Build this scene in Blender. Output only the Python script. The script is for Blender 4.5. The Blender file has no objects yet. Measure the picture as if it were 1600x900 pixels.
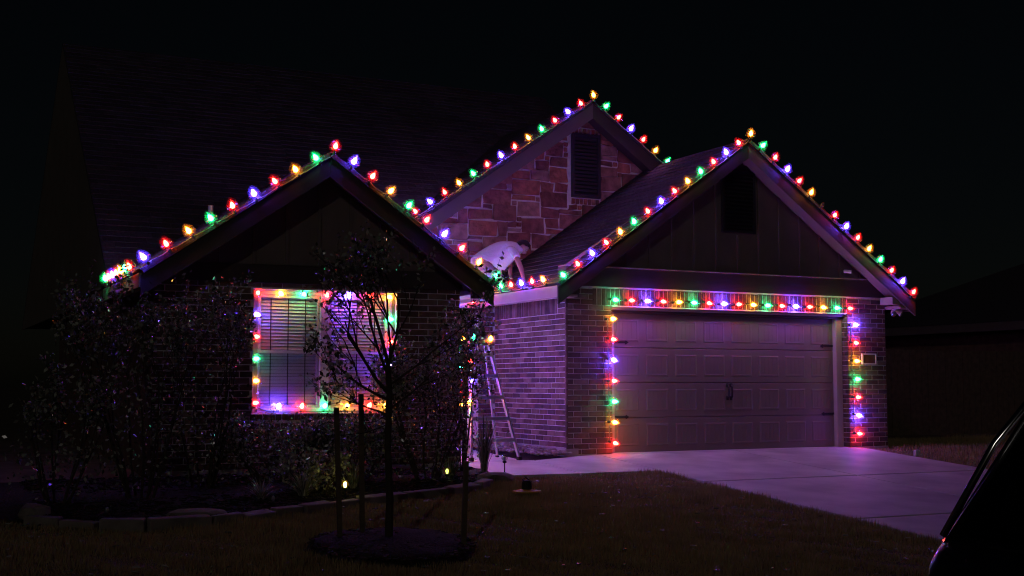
import bpy, bmesh, math, random
import numpy as np
from mathutils import Vector, Matrix
R=math.radians
rnd=random.Random(7)
rng=np.random.default_rng(7)
scn=bpy.context.scene
COL=scn.collection
# ------------------------------------------------------------------ camera, sky, moonlight, exposure
cam=bpy.data.cameras.new('camera'); camo=bpy.data.objects.new('camera',cam); COL.objects.link(camo)
cam.sensor_width=36; cam.lens=43.9; cam.clip_start=.1; cam.clip_end=3000
camo.location=(-8.702,-15.780,1.05); camo.rotation_euler=(R(90+4.455),0,R(-26.4))
scn.camera=camo
SUN_EL,SUN_AZ=20,214            # faint far street light / moon behind the photographer
w=bpy.data.worlds.new('World'); scn.world=w; w.use_nodes=True
nt=w.node_tree; nt.nodes.clear()
sky=nt.nodes.new('ShaderNodeTexSky'); sky.sky_type='NISHITA'; sky.sun_disc=False
sky.sun_elevation=R(SUN_EL); sky.sun_rotation=R(SUN_AZ)
bg=nt.nodes.new('ShaderNodeBackground'); bg.inputs[1].default_value=.00022
out=nt.nodes.new('ShaderNodeOutputWorld')
nt.links.new(sky.outputs[0],bg.inputs[0]); nt.links.new(bg.outputs[0],out.inputs[0])
sd=bpy.data.lights.new('moonlight','SUN'); sd.energy=.038; sd.angle=R(.5); sd.color=(1,.93,.86)
so=bpy.data.objects.new('moonlight',sd); COL.objects.link(so)
dirv=Vector((-math.sin(R(SUN_AZ-180)),-math.cos(R(SUN_AZ-180)),math.tan(R(SUN_EL))))
so.rotation_euler=dirv.to_track_quat('Z','Y').to_euler()
scn.view_settings.view_transform='Standard'; scn.view_settings.look='None'
scn.view_settings.exposure=.6; scn.view_settings.gamma=1
scn.cycles.use_denoising=True; scn.cycles.filter_width=1.15
scn.cycles.max_bounces=6; scn.cycles.diffuse_bounces=3; scn.cycles.transparent_max_bounces=16
scn.cycles.sample_clamp_indirect=3.0

# ------------------------------------------------------------------ materials
def nodes(name):
    m=bpy.data.materials.new(name); m.use_nodes=True
    n=m.node_tree.nodes; l=m.node_tree.links
    return m,n,l,n['Principled BSDF']
def mat(name,col,rough=.7,var=.25,scale=8.0,bump=.2,bscale=40.0,metal=0,spec=.5,island=0.0,ramp=None,coat=0,coords='Object',dist=.01):
    """base colour broken up by noise; island>0 adds a random tone per piece; ramp: list of colours picked per piece"""
    m,n,l,b=nodes(name)
    tc=n.new('ShaderNodeTexCoord'); 
    nz=n.new('ShaderNodeTexNoise'); nz.inputs['Scale'].default_value=scale; nz.inputs['Detail'].default_value=6
    l.new(tc.outputs[coords],nz.inputs['Vector'])
    if ramp or island:
        oi=n.new('ShaderNodeObjectInfo'); ge=n.new('ShaderNodeNewGeometry')
        ad=n.new('ShaderNodeMath'); ad.operation='ADD'; l.new(oi.outputs['Random'],ad.inputs[0]); l.new(ge.outputs['Random Per Island'],ad.inputs[1])
        fr=n.new('ShaderNodeMath'); fr.operation='FRACT'; l.new(ad.outputs[0],fr.inputs[0])
    if ramp:
        cr=n.new('ShaderNodeValToRGB'); cr.color_ramp.interpolation='CONSTANT' if len(ramp)>2 else 'LINEAR'
        el=cr.color_ramp.elements
        while len(el)<len(ramp): el.new(.5)
        for i,c in enumerate(ramp): el[i].position=i/len(ramp) if len(ramp)>2 else i; el[i].color=(*c,1)
        l.new(fr.outputs[0],cr.inputs[0]); basesock=cr.outputs[0]
    else:
        rg=n.new('ShaderNodeRGB'); rg.outputs[0].default_value=(*col,1); basesock=rg.outputs[0]
    mr=n.new('ShaderNodeMapRange'); mr.inputs['From Min'].default_value=.3; mr.inputs['From Max'].default_value=.7
    mr.inputs['To Min'].default_value=1-var; mr.inputs['To Max'].default_value=1+var
    l.new(nz.outputs[0],mr.inputs[0])
    val=mr.outputs[0]
    if island:
        m2=n.new('ShaderNodeMapRange'); m2.inputs['To Min'].default_value=1-island; m2.inputs['To Max'].default_value=1+island
        l.new(fr.outputs[0],m2.inputs[0]); mu=n.new('ShaderNodeMath'); mu.operation='MULTIPLY'
        l.new(val,mu.inputs[0]); l.new(m2.outputs[0],mu.inputs[1]); val=mu.outputs[0]
    vm=n.new('ShaderNodeVectorMath'); vm.operation='SCALE'; l.new(basesock,vm.inputs[0]); l.new(val,vm.inputs['Scale'])
    l.new(vm.outputs[0],b.inputs['Base Color'])
    b.inputs['Roughness'].default_value=rough; b.inputs['Metallic'].default_value=metal
    b.inputs['Specular IOR Level'].default_value=spec; b.inputs['Coat Weight'].default_value=coat
    if bump:
        n2=n.new('ShaderNodeTexNoise'); n2.inputs['Scale'].default_value=bscale; n2.inputs['Detail'].default_value=5
        l.new(tc.outputs[coords],n2.inputs['Vector'])
        bp=n.new('ShaderNodeBump'); bp.inputs['Strength'].default_value=bump; bp.inputs['Distance'].default_value=dist
        l.new(n2.outputs[0],bp.inputs['Height']); l.new(bp.outputs[0],b.inputs['Normal'])
    return m
M={}
M['brick']=mat('brick clay',(0,0,0),.85,.3,9,.5,60,ramp=[(.15,.085,.065),(.19,.12,.09),(.11,.065,.055),(.22,.15,.12),(.16,.09,.07),(.09,.06,.055)],island=.15)
M['mortar']=mat('mortar',(.80,.77,.74),.95,.15,12,.5,80)
M['stone']=mat('gable stone',(0,0,0),.85,.45,7,1.0,18,ramp=[(.55,.21,.14),(.36,.13,.10),(.50,.29,.23),(.50,.18,.12),(.24,.10,.08),(.42,.33,.29),(.36,.17,.13),(.28,.12,.10),(.33,.18,.15),(.30,.12,.09)],island=.15,dist=.03)
M['shingle']=mat('roof shingle',(.06,.056,.062),.9,.35,25,.6,120,island=.3)
M['trim']=mat('painted trim board',(.42,.36,.31),.6,.08,4,.15,30)
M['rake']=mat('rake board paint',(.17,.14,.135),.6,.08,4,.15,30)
M['darktrim']=mat('brown painted frieze and shaded rakes',(.065,.05,.043),.6,.1,4,.15,30)  # frieze brown, also carries the shade on darker rake boards
M['siding']=mat('gable siding',(.20,.165,.14),.65,.12,3,.2,25,coords='Object')
M['vent']=mat('dark louvre paint',(.03,.03,.035),.5,.1,6,.1)
M['door']=mat('garage door steel',(.25,.205,.175),.5,.06,3,.25,160,dist=.003)
M['jamb']=mat('pale jamb paint',(.55,.5,.46),.5,.06,4,.1)
M['black']=mat('black iron',(.02,.02,.02),.5,.1,6,.1)
M['concrete']=mat('driveway concrete',(.61,.58,.555),.58,.30,1.3,.35,90,coords='Object')
M['found']=mat('foundation concrete',(.42,.40,.38),.9,.15,5,.4,50)
M['soil']=mat('lawn soil',(.14,.10,.07),.95,.4,3,.6,30)
M['mulch']=mat('bark mulch',(.022,.016,.011),.95,.4,14,1,50,dist=.03)
M['grass']=mat('grass blade',(0,0,0),.7,.2,3,0,ramp=[(.50,.36,.18),(.34,.27,.12)],island=.35)
M['leaf']=mat('leaf',(0,0,0),.2,.2,6,0,ramp=[(.07,.085,.055),(.36,.37,.31)],island=.4,spec=.7)  # pale end of the ramp imitates glints on some leaves
M['leaf2']=mat('grey green leaf',(0,0,0),.25,.2,6,0,ramp=[(.22,.23,.19),(.42,.42,.36)],island=.4,spec=.6)
M['bark']=mat('bark',(.055,.04,.032),.9,.3,20,.6,60)
M['wood']=mat('stake wood',(.13,.095,.06),.85,.3,10,.4,60)
M['rock']=mat('river rock',(0,0,0),.75,.25,10,.3,40,ramp=[(.30,.24,.20),(.18,.14,.12),(.38,.34,.3),(.24,.17,.13)],island=.2)
M['edge']=mat('edging stone',(.22,.19,.165),.9,.3,6,.6,30)
M['alu']=mat('ladder aluminium',(.62,.62,.64),.42,.08,10,.05,metal=.85)
M['orange']=mat('ladder plastic',(.35,.07,.02),.5,.05)
M['steel']=mat('pale metal',(.6,.6,.62),.3,.05,metal=.7)
M['yellow']=mat('yellow plastic',(.55,.33,.03),.4,.1)
M['rubber']=mat('black rubber',(.015,.015,.015),.7,.1)
M['slat']=mat('blind slat',(.88,.86,.83),.5,.03,3,0)
M['vinyl']=mat('window vinyl',(.52,.49,.45),.45,.03,3,.05)
M['skin']=mat('skin',(.50,.29,.21),.5,.08,12,.1,60)
M['shirt']=mat('white cotton shirt',(.84,.82,.84),.85,.05,6,.9,14,dist=.02)
M['pants']=mat('khaki cotton',(.32,.30,.24),.85,.1,6,.7,22,dist=.01)
M['hair']=mat('dark hair',(.018,.012,.01),.5,.3,40,.6,80)
M['shoe']=mat('shoe',(.05,.05,.05),.6,.1)
M['wire']=mat('green wire',(.20,.28,.2),.5,.1)
M['sock']=mat('green socket',(.03,.08,.04),.5,.1)
M['carpaint']=mat('black car paint',(.006,.006,.007),.28,.05,4,0,coat=1)
M['cargl']=mat('tinted car glass',(.004,.004,.005),.05,.05,4,0)
M['chrome']=mat('chrome',(.7,.7,.72),.15,.02,metal=1,bump=0)
M['asphalt']=mat('asphalt',(.05,.05,.05),.9,.3,6,.6,80)
M['taillamp']=mat('red lens',(.06,.004,.004),.25,.05,bump=0)
M['room']=mat('room wall',(.12,.11,.10),.9,.05)
M['white']=mat('white plastic',(.75,.74,.72),.4,.04,bump=0)
def glass(name,rough=.0,tint=(.9,.92,.95),mixf=.1):
    m,n,l,b=nodes(name); n.remove(b)
    o=n['Material Output']; t=n.new('ShaderNodeBsdfTransparent'); g=n.new('ShaderNodeBsdfGlossy'); g.inputs['Roughness'].default_value=rough+.02
    t.inputs[0].default_value=(*tint,1); mx=n.new('ShaderNodeMixShader'); mx.inputs[0].default_value=mixf
    l.new(t.outputs[0],mx.inputs[1]); l.new(g.outputs[0],mx.inputs[2]); l.new(mx.outputs[0],o.inputs[0]); return m
M['glass']=glass('window glass',0,(.97,.98,.99),.07); M['screen']=glass('insect screen',.4,(.88,.88,.9),.02); M['globe']=glass('clear globe',.05,(.8,.85,.8),.25)
def emis(name,col,s):
    m,n,l,b=nodes(name); n.remove(b); e=n.new('ShaderNodeEmission'); e.inputs[0].default_value=(*col,1); e.inputs[1].default_value=s
    l.new(e.outputs[0],n['Material Output'].inputs[0]); return m
def shellmat(name,col,amt):
    m,n,l,b=nodes(name); n.remove(b)
    t=n.new('ShaderNodeBsdfTransparent'); tr=n.new('ShaderNodeBsdfTranslucent'); tr.inputs[0].default_value=(*col,1)
    g=n.new('ShaderNodeBsdfGlossy'); g.inputs['Roughness'].default_value=.25
    a=n.new('ShaderNodeMixShader'); a.inputs[0].default_value=amt; l.new(t.outputs[0],a.inputs[1]); l.new(tr.outputs[0],a.inputs[2])
    c=n.new('ShaderNodeMixShader'); c.inputs[0].default_value=.03; l.new(a.outputs[0],c.inputs[1]); l.new(g.outputs[0],c.inputs[2])
    l.new(c.outputs[0],n['Material Output'].inputs[0]); return m
L0=50.0
BC={'R':((1,.032,.018),L0*1.0),'Y':((1,.40,.03),L0*.75),'G':((.03,1,.36),L0*.72),'B':((.105,.05,1),L0*4.4)}
for k,(c,s) in BC.items():
    M['core'+k]=emis('lit filament '+k,c,s)
    for q,am in enumerate((.050,.026,.015)):
        M['shell%d'%q+k]=shellmat('bulb shell '+k+str(q),{'R':(1,.02,.01),'Y':(1,.42,.01),'G':(.005,1,.35),'B':(.55,.5,1)}[k],am*{'R':.9,'Y':1,'G':1.1,'B':.55}[k])  # translucent layers that imitate the soft glow round a lit bulb
M['shellU']=shellmat('unlit green bulb shell',(.3,.5,.35),.8)
M['globelit']=emis('lit path globe',(1,.88,.18),16); M['globedim']=emis('dim path globe',(.75,1,.15),2.2)

# ------------------------------------------------------------------ mesh helpers
class MB:
    def __init__(s): s.v=[]; s.f=[]
    def quadbox(s,b,t):      # bottom quad, top quad (4 points each, ccw seen from top)
        i=len(s.v); s.v+= [tuple(p) for p in b]+[tuple(p) for p in t]
        s.f+=[(i+3,i+2,i+1,i),(i+4,i+5,i+6,i+7)]+[(i+k,i+(k+1)%4,i+4+(k+1)%4,i+4+k) for k in range(4)]
    def box(s,x0,x1,y0,y1,z0,z1):
        s.quadbox([(x0,y0,z0),(x1,y0,z0),(x1,y1,z0),(x0,y1,z0)],[(x0,y0,z1),(x1,y0,z1),(x1,y1,z1),(x0,y1,z1)])
    def poly_extrude(s,pts,off,inset=None):
        """pts polygon (back), front = (inset pts or pts) + off"""
        n=len(pts); i=len(s.v); fr=inset or pts
        s.v+=[tuple(p) for p in pts]+[tuple(Vector(p)+Vector(off)) for p in fr]
        s.f+=[tuple(range(i+n-1,i-1,-1)),tuple(range(i+n,i+2*n))]+[(i+k,i+(k+1)%n,i+n+(k+1)%n,i+n+k) for k in range(n)]
    def tube(s,pts,rad,seg=6,cap=True):
        pts=[Vector(p) for p in pts]; n=len(pts)
        if not hasattr(rad,'__len__'): rad=[rad]*n
        i0=len(s.v); up=None
        for k,p in enumerate(pts):
            t=(pts[min(k+1,n-1)]-pts[max(k-1,0)]).normalized()
            if up is None: up=t.orthogonal().normalized()
            a=(up-t*up.dot(t)); a=a.normalized() if a.length>1e-5 else t.orthogonal().normalized(); up=a; b=t.cross(a)
            for j in range(seg):
                th=2*math.pi*j/seg; s.v.append(tuple(p+(a*math.cos(th)+b*math.sin(th))*rad[k]))
        for k in range(n-1):
            for j in range(seg):
                j2=(j+1)%seg; s.f.append((i0+k*seg+j,i0+k*seg+j2,i0+(k+1)*seg+j2,i0+(k+1)*seg+j))
        if cap: s.f.append(tuple(i0+j for j in range(seg-1,-1,-1))); s.f.append(tuple(i0+(n-1)*seg+j for j in range(seg)))
    def lathe(s,prof,seg=12,c=(0,0,0)):
        i0=len(s.v)
        for r_,z in prof:
            for j in range(seg):
                th=2*math.pi*j/seg; s.v.append((c[0]+r_*math.cos(th),c[1]+r_*math.sin(th),c[2]+z))
        for k in range(len(prof)-1):
            for j in range(seg):
                j2=(j+1)%seg; s.f.append((i0+k*seg+j,i0+k*seg+j2,i0+(k+1)*seg+j2,i0+(k+1)*seg+j))
        s.f.append(tuple(i0+j for j in range(seg-1,-1,-1))); s.f.append(tuple(i0+(len(prof)-1)*seg+j for j in range(seg)))
    def mesh(s,name,m,smooth=False):
        me=bpy.data.meshes.new(name); me.from_pydata(s.v,[],s.f); me.materials.append(M[m] if isinstance(m,str) else m)
        if smooth: me.polygons.foreach_set('use_smooth',[True]*len(me.polygons))
        me.update(); return me
    def build(s,name,m,parent=None,loc=None,smooth=False,bevel=0,**kw):
        return link(name,s.mesh(name,m,smooth),parent,loc,bevel=bevel,**kw)
def link(name,me,parent=None,loc=None,rot=None,bevel=0,**kw):
    o=bpy.data.objects.new(name,me); COL.objects.link(o)
    if parent is not None: o.parent=parent
    if loc is not None: o.location=loc
    if rot is not None: o.rotation_euler=rot
    if bevel:
        b=o.modifiers.new('bevel','BEVEL'); b.width=bevel; b.segments=2; b.limit_method='ANGLE'
    for k,v in kw.items(): o[k]=v
    return o
def thing(name,label,cat,loc=(0,0,0),rz=0,group=None):
    o=bpy.data.objects.new(name,None); COL.objects.link(o); o.location=loc; o.rotation_euler=(0,0,rz); o.empty_display_size=.2
    o['label']=label; o['category']=cat
    if group: o['group']=group
    return o
def bx(name,m,parent,*a,bevel=0,**kw):
    b=MB(); b.box(*a); return b.build(name,m,parent,bevel=bevel,**kw)
def clip(poly,a,b,c):
    """keep the points (u,v) of a polygon with a*u+b*v<=c"""
    o=[]
    for i in range(len(poly)):
        p,q=poly[i],poly[(i+1)%len(poly)]; dp=a*p[0]+b*p[1]-c; dq=a*q[0]+b*q[1]-c
        if dp<=0: o.append(p)
        if (dp<0<dq) or (dq<0<dp):
            t=dp/(dp-dq); o.append((p[0]+(q[0]-p[0])*t,p[1]+(q[1]-p[1])*t))
    return o
def area(p): return abs(sum(p[i][0]*p[(i+1)%len(p)][1]-p[(i+1)%len(p)][0]*p[i][1] for i in range(len(p))))/2 if len(p)>2 else 0
def insetp(p,d):
    cx=sum(a for a,_ in p)/len(p); cy=sum(b for _,b in p)/len(p); o=[]
    for a,b in p:
        L=math.hypot(a-cx,b-cy) or 1; k=max(0,1-d/L); o.append((cx+(a-cx)*k,cy+(b-cy)*k))
    return o

# ------------------------------------------------------------------ ground
def gh(y):
    if y>0: return .054+.02*min(y,4)
    if y>-8: return .054+.075*y
    if y>-10.5: return -.546+.054*(y+8)
    return -.681
def ground():
    xs=[-400,-120,-40,-20]+[-14+.5*i for i in range(61)]+[20,30,60,150,400]
    ys=[-400,-100,-40,-20]+[-13+.35*i for i in range(60)]+[10,14,20,40,120,400]
    v=[];f=[]
    for y in ys:
        for x in xs:
            z=gh(y)-.05
            if -9.5<y<-.5 : z+=.012*math.sin(x*1.7+y)*math.cos(y*1.3)
            v.append((x,y,z))
    nx=len(xs)
    for j in range(len(ys)-1):
        for i in range(nx-1): f.append((j*nx+i,j*nx+i+1,(j+1)*nx+i+1,(j+1)*nx+i))
    b=MB(); b.v=v;b.f=f; b.build('ground','soil',smooth=True,kind='structure')
ground()
def sheet(name,m,x0,x1,y0,y1,dz,**kw):
    b=MB(); b.v=[(x0,y0,gh(y0)+dz),(x1,y0,gh(y0)+dz),(x1,y1,gh(y1)+dz),(x0,y1,gh(y1)+dz)]; b.f=[(0,1,2,3)]
    return b.build(name,m,**kw)
b=MB(); b.v=[(-200,-19,-.66),(200,-19,-.66),(200,-11.0,-.66),(-200,-11.0,-.66)]; b.f=[(0,1,2,3)]; b.build('street','asphalt',kind='structure')
bx('kerb','concrete',None,-60,60,-11.0,-10.85,-.9,-.56,kind='structure')

def slab(root,poly,m='concrete',th=.09,name='slab'):
    b=MB(); n=len(poly)
    top=[(x,y,gh(y)) for x,y in poly]; bot=[(x,y,z-th) for x,y,z in top]
    b.v=bot+top; b.f=[tuple(range(n-1,-1,-1)),tuple(range(n,2*n))]+[(k,(k+1)%n,n+(k+1)%n,n+k) for k in range(n)]
    return b.build(name,m,root,bevel=.008)
drv=bpy.data.objects.new('driveway',None); COL.objects.link(drv); drv['kind']='structure'
slab(drv,[(.78,-.0),(5.22,-.0),(5.22,.21),(.78,.21)])
J=[-.012,-2.72,-5.45,-8.1,-10.83]
for a,c in zip(J,J[1:]):
    for x0,x1 in ((.5,2.94),(2.955,5.42)):
        slab(drv,[(x0,c+.022),(x1,c+.022),(x1,a-.022),(x0,a-.022)])
for a in J[1:-1]:
    b=MB(); b.quadbox([(.5,a-.022,gh(a)-.06),(5.42,a-.022,gh(a)-.06),(5.42,a+.022,gh(a)-.06),(.5,a+.022,gh(a)-.06)],[(.5,a-.022,gh(a-.022)-.022),(5.42,a-.022,gh(a-.022)-.022),(5.42,a+.022,gh(a+.022)-.022),(.5,a+.022,gh(a+.022)-.022)]); b.build('expansion_strip','rubber',drv)
wlk=bpy.data.objects.new('walkway',None); COL.objects.link(wlk); wlk['kind']='structure'
for p in ([(-.72,-1.70),(.488,-1.70),(.488,-.012),(-.1,-.2),(-.72,-.42)],[(-1.93,-1.66),(-.735,-1.70),(-.735,-.42),(-.9,-.36),(-1.93,-.36)],
          [(-1.93,-.345),(-.9,-.345),(-.84,.9),(-1.93,.9)],[(-1.93,.915),(-.84,.915),(-.8,2.2),(-1.93,2.2)]): slab(wlk,p)
slab(wlk,[(-2.1,2.21),(-.3,2.21),(-.3,4.2),(-2.1,4.2)],name='porch_slab')

# ------------------------------------------------------------------ the house
H=thing('brick_house','single storey brick house with three gables outlined in coloured bulbs','house')
def brick_mesh(w=.245,h=.0675,d=.03):
    b=MB(); e=.006
    j=lambda:rnd.uniform(-.0025,.0025)
    back=[(0,0,0),(w,0,0),(w,0,h),(0,0,h)]
    mid=[(j(),-d+e,j()),(w+j(),-d+e,j()),(w+j(),-d+e,h+j()),(j(),-d+e,h+j())]
    fr=[(e+j(),-d,e),(w-e,-d,e+j()),(w-e+j(),-d,h-e),(e,-d,h-e+j())]
    b.v=back+mid+fr
    for a in (0,4):
        b.f+=[(a+k,a+(k+1)%4,a+4+(k+1)%4,a+4+k) for k in range(4)]
    b.f.append((8,9,10,11)); return b
BRV=[brick_mesh() for _ in range(8)]
BRM=[b.mesh('brick','brick') for b in BRV]
CH=.0775; BL=.255
def brick_field(root,org,udir,u0,u1,z0,z1,single,holes=(),soldier=False,budget=None,name='brick_infill'):
    """bricks on the vertical plane through org; local -Y is the outward normal. single: one object each, else joined"""
    ud=Vector(udir); rz=math.atan2(ud.y,ud.x); acc=MB(); cnt=0
    items=[]
    if soldier:
        n=int(round((u1-u0)/CH)); 
        for i in range(n): items.append((u0+i*(u1-u0)/n,z0,(u1-u0)/n-.01,z1-z0-.01,True))
    else:
        nrow=int(round((z1-z0)/CH))
        for r in range(nrow):
            z=z0+r*CH; u=u0-(BL/2 if r%2 else 0)
            while u<u1-.02:
                a=max(u,u0); e=min(u+BL-.01,u1)
                segs=[(a,e)]
                for hx0,hx1,hz0,hz1 in holes:
                    if z+CH/2>hz0 and z+CH/2<hz1:
                        ns=[]
                        for s0,s1 in segs:
                            if s1<=hx0 or s0>=hx1: ns.append((s0,s1))
                            else:
                                if s0<hx0-.02: ns.append((s0,hx0))
                                if s1>hx1+.02: ns.append((hx1,s1))
                        segs=ns
                for s0,s1 in segs:
                    if s1-s0>.03: items.append((s0,z,s1-s0,CH-.01,False))
                u+=BL
    for (u,z,wd,hh,sol) in items:
        p=Vector(org)+ud*u; k=rnd.randrange(8); dep=rnd.uniform(.93,1.07)
        if single and (budget is None or cnt<budget):
            o=link('brick',BRM[k],root)
            if sol:
                o.location=(p.x,p.y,z); o.rotation_euler=(0,0,rz)
                # stand the brick on end
                o.matrix_basis=Matrix.Translation((p.x,p.y,z))@Matrix.Rotation(rz,4,'Z')@Matrix.Translation((wd,0,0))@Matrix.Rotation(R(-90),4,'Y')@Matrix.Diagonal((hh/.245,dep,wd/.0675,1))
            else:
                o.matrix_basis=Matrix.Translation((p.x,p.y,z))@Matrix.Rotation(rz,4,'Z')@Matrix.Diagonal((wd/.245,dep,hh/.0675,1))
            cnt+=1
        else:
            c,s_=math.cos(rz),math.sin(rz); i0=len(acc.v)
            for vx,vy,vz in BRV[k].v:
                if sol: lx,lz=wd-vz*wd/.0675,vx*hh/.245
                else: lx,lz=vx*wd/.245,vz*hh/.0675
                ly=vy*dep
                acc.v.append((p.x+lx*c-ly*s_,p.y+lx*s_+ly*c,z+lz))
            acc.f+=[tuple(i0+q for q in f) for f in BRV[k].f]
    if acc.v: acc.build(name,'brick',root,kind='stuff')
    return cnt
# -- garage side wall (x=0, faces -x): every brick is its own piece
gs=bx('garage_side_wall','mortar',H,.0075,.2,.02,2.37,.15,2.48)
bx('foundation','found',gs,-.012,.2,.0,2.37,-.3,.158)
n=brick_field(gs,(.03,2.37,0),(0,-1,0),0,2.37,.16,.16+25*CH,True)
brick_field(gs,(.03,2.37,0),(0,-1,0),2.12,2.37,.16+25*CH,.16+28*CH,True)
brick_field(gs,(.03,2.37,0),(0,-1,0),0,2.11,.16+25*CH,.16+28*CH,False,soldier=True,name='soldier_brick')
# -- garage front wall
gf=MB(); gf.box(.03,.761,.0075,.2,-.1,2.5); gf.box(5.239,6.04,.0075,.2,-.1,2.5); gf.box(.761,5.239,.0075,.2,2.205,2.5)
gf=gf.build('garage_front_wall','mortar',H)
bx('foundation','found',gf,.0,.765,-.006,.2,-.3,.05); bx('foundation','found',gf,5.235,6.045,-.006,.2,-.4,.05)
brick_field(gf,(0,.03,0),(1,0,0),0,.77,.06,.06+28*CH,True,budget=45,name='brick_infill')
brick_field(gf,(0,.03,0),(1,0,0),5.23,6.04,.06,.06+31*CH,False)
brick_field(gf,(0,.03,0),(1,0,0),0,.45,.06+28*CH,.06+31*CH,False)
brick_field(gf,(0,.03,0),(1,0,0),.45,5.23,2.225,2.475,False,soldier=True,name='soldier_brick')
# returns of the opening
brick_field(gf,(5.258,.0,0),(0,-1,0),-.2,0,.06,.06+28*CH,False)
brick_field(gf,(.742,.0,0),(0,1,0),0,.2,.06,.06+28*CH,False)
# right side wall
gr=bx('garage_right_wall','mortar',H,5.85,6.03,.2,9,-.2,2.5)
# -- garage door
D=bx('garage_door','door',H,.86,5.12,.235,.27,.03,2.16)
bx('door_trim','trim',D,.77,.9,.15,.235,.05,2.13,bevel=.006); bx('door_trim','jamb',D,5.10,5.225,.13,.235,.05,2.13,bevel=.006)
bx('head_trim','darktrim',D,.77,5.23,.10,.235,2.13,2.2,bevel=.006)
bx('head_trim','trim',D,.77,5.23,.06,.1,2.165,2.2,bevel=.006)
secs=[(.06,.565),(.575,1.085),(1.095,1.605),(1.615,2.125)]
cw=(5.10-.9)/8
for z0,z1 in secs:
    b=MB(); b.box(.9,5.10,.212,.24,z0,z1); b.build('door_section','door',D,bevel=.006)
pm=MB(); e=.02   # recessed-frame panel with raised grooved field
W_,H_=cw-.13,.33
pm.v=[(0,0,0),(W_,0,0),(W_,0,H_),(0,0,H_),(e,-.008,e),(W_-e,-.008,e),(W_-e,-.008,H_-e),(e,-.008,H_-e),(2*e,-.004,2*e),(W_-2*e,-.004,2*e),(W_-2*e,-.004,H_-2*e),(2*e,-.004,H_-2*e)]
for a in (0,4): pm.f+=[(a+k,a+(k+1)%4,a+4+(k+1)%4,a+4+k) for k in range(4)]
pm.f.append((8,9,10,11))
g=[2*e+(W_-4*e)*t for t in (.25,.5,.75)]
for gx in g: pm.box(gx-.003,gx+.003,-.0065,-.003,2*e,H_-2*e)
pmm=pm.mesh('panel','door')
for z0,z1 in secs:
    for i in range(8):
        link('panel',pmm,D,(.9+i*cw+.065,.2115,z0+(z1-z0-H_)/2))
for (x,z,sg) in ((.92,1.69,1),(.92,.58,1),(5.09,1.69,-1),(5.09,.59,-1)):
    b=MB(); b.poly_extrude([(x,.21,z-.018),(x+sg*.2,.21,z-.014),(x+sg*.21,.21,z-.03),(x+sg*.26,.21,z),(x+sg*.21,.21,z+.03),(x+sg*.2,.21,z+.014),(x,.21,z+.018)][::sg],(0,-.014,0)); b.build('hinge_strap','black',D)
for x in (2.98,3.045):
    b=MB(); b.tube([(x,.205,.85),(x,.17,.875),(x,.165,.95),(x,.17,1.025),(x,.205,1.05)],[.018,.015,.015,.015,.018],8); b.box(x-.02,x+.02,.2,.212,1.02,1.08); b.box(x-.02,x+.02,.2,.212,.82,.88); b.build('handle','black',D)
# -- gable of the garage: frieze, board and batten siding, vent
bx('frieze','darktrim',H,-.02,6.06,-.035,.2,2.492,2.775)
bx('frieze_cap','trim',H,-.02,6.06,-.055,.2,2.775,2.79)
RG=dict(xc=3.01,zr=4.84,m=.703,hw=3.34,yf=-.38)
def ztop(r,x): return r['zr']-r['m']*abs(x-r['xc'])
gb=MB(); gb.poly_extrude([(.0,.05,2.79),(6.04,.05,2.79),(6.04,.05,ztop(RG,6.04)+.0-.1 if ztop(RG,6.04)-.1>2.79 else 2.80),(3.01,.05,4.73),(.0,.05,2.80)],(0,-.05,0)); gable=gb.build('gable_siding','siding',H)
x=.62
while x<5.6:
    zt=ztop(RG,x)-.13
    if zt>2.9:
        segs=[(2.795,zt)]
        if 2.7<x<3.45: segs=[(2.795,3.38)]+([(4.52,zt)] if zt>4.55 else [])
        for a,c in segs: bx('batten','siding',gable,x-.019,x+.019,-.02,-.0005,a,c)
    x+=.4065
V=bx('gable_vent','vent',H,2.79,3.35,-.012,.0,3.46,4.44)
for a in ((2.75,2.80,3.42,4.48),(3.34,3.39,3.42,4.48)): bx('vent_frame','vent',V,a[0],a[1],-.04,-.001,a[2],a[3])
bx('vent_frame','vent',V,2.80,3.34,-.04,-.001,4.43,4.48); bx('vent_frame','vent',V,2.80,3.34,-.04,-.001,3.42,3.46)
def louvres(par,x0,x1,z0,z1,y):
    z=z0+.02
    while z<z1-.04:
        b=MB(); b.quadbox([(x0,y-.03,z),(x1,y-.03,z),(x1,y,z+.03),(x0,y,z+.03)],[(x0,y-.03,z+.008),(x1,y-.03,z+.008),(x1,y,z+.038),(x0,y,z+.038)]); b.build('louvre','vent',par); z+=.062
louvres(V,2.80,3.34,3.46,4.43,-.013)

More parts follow.
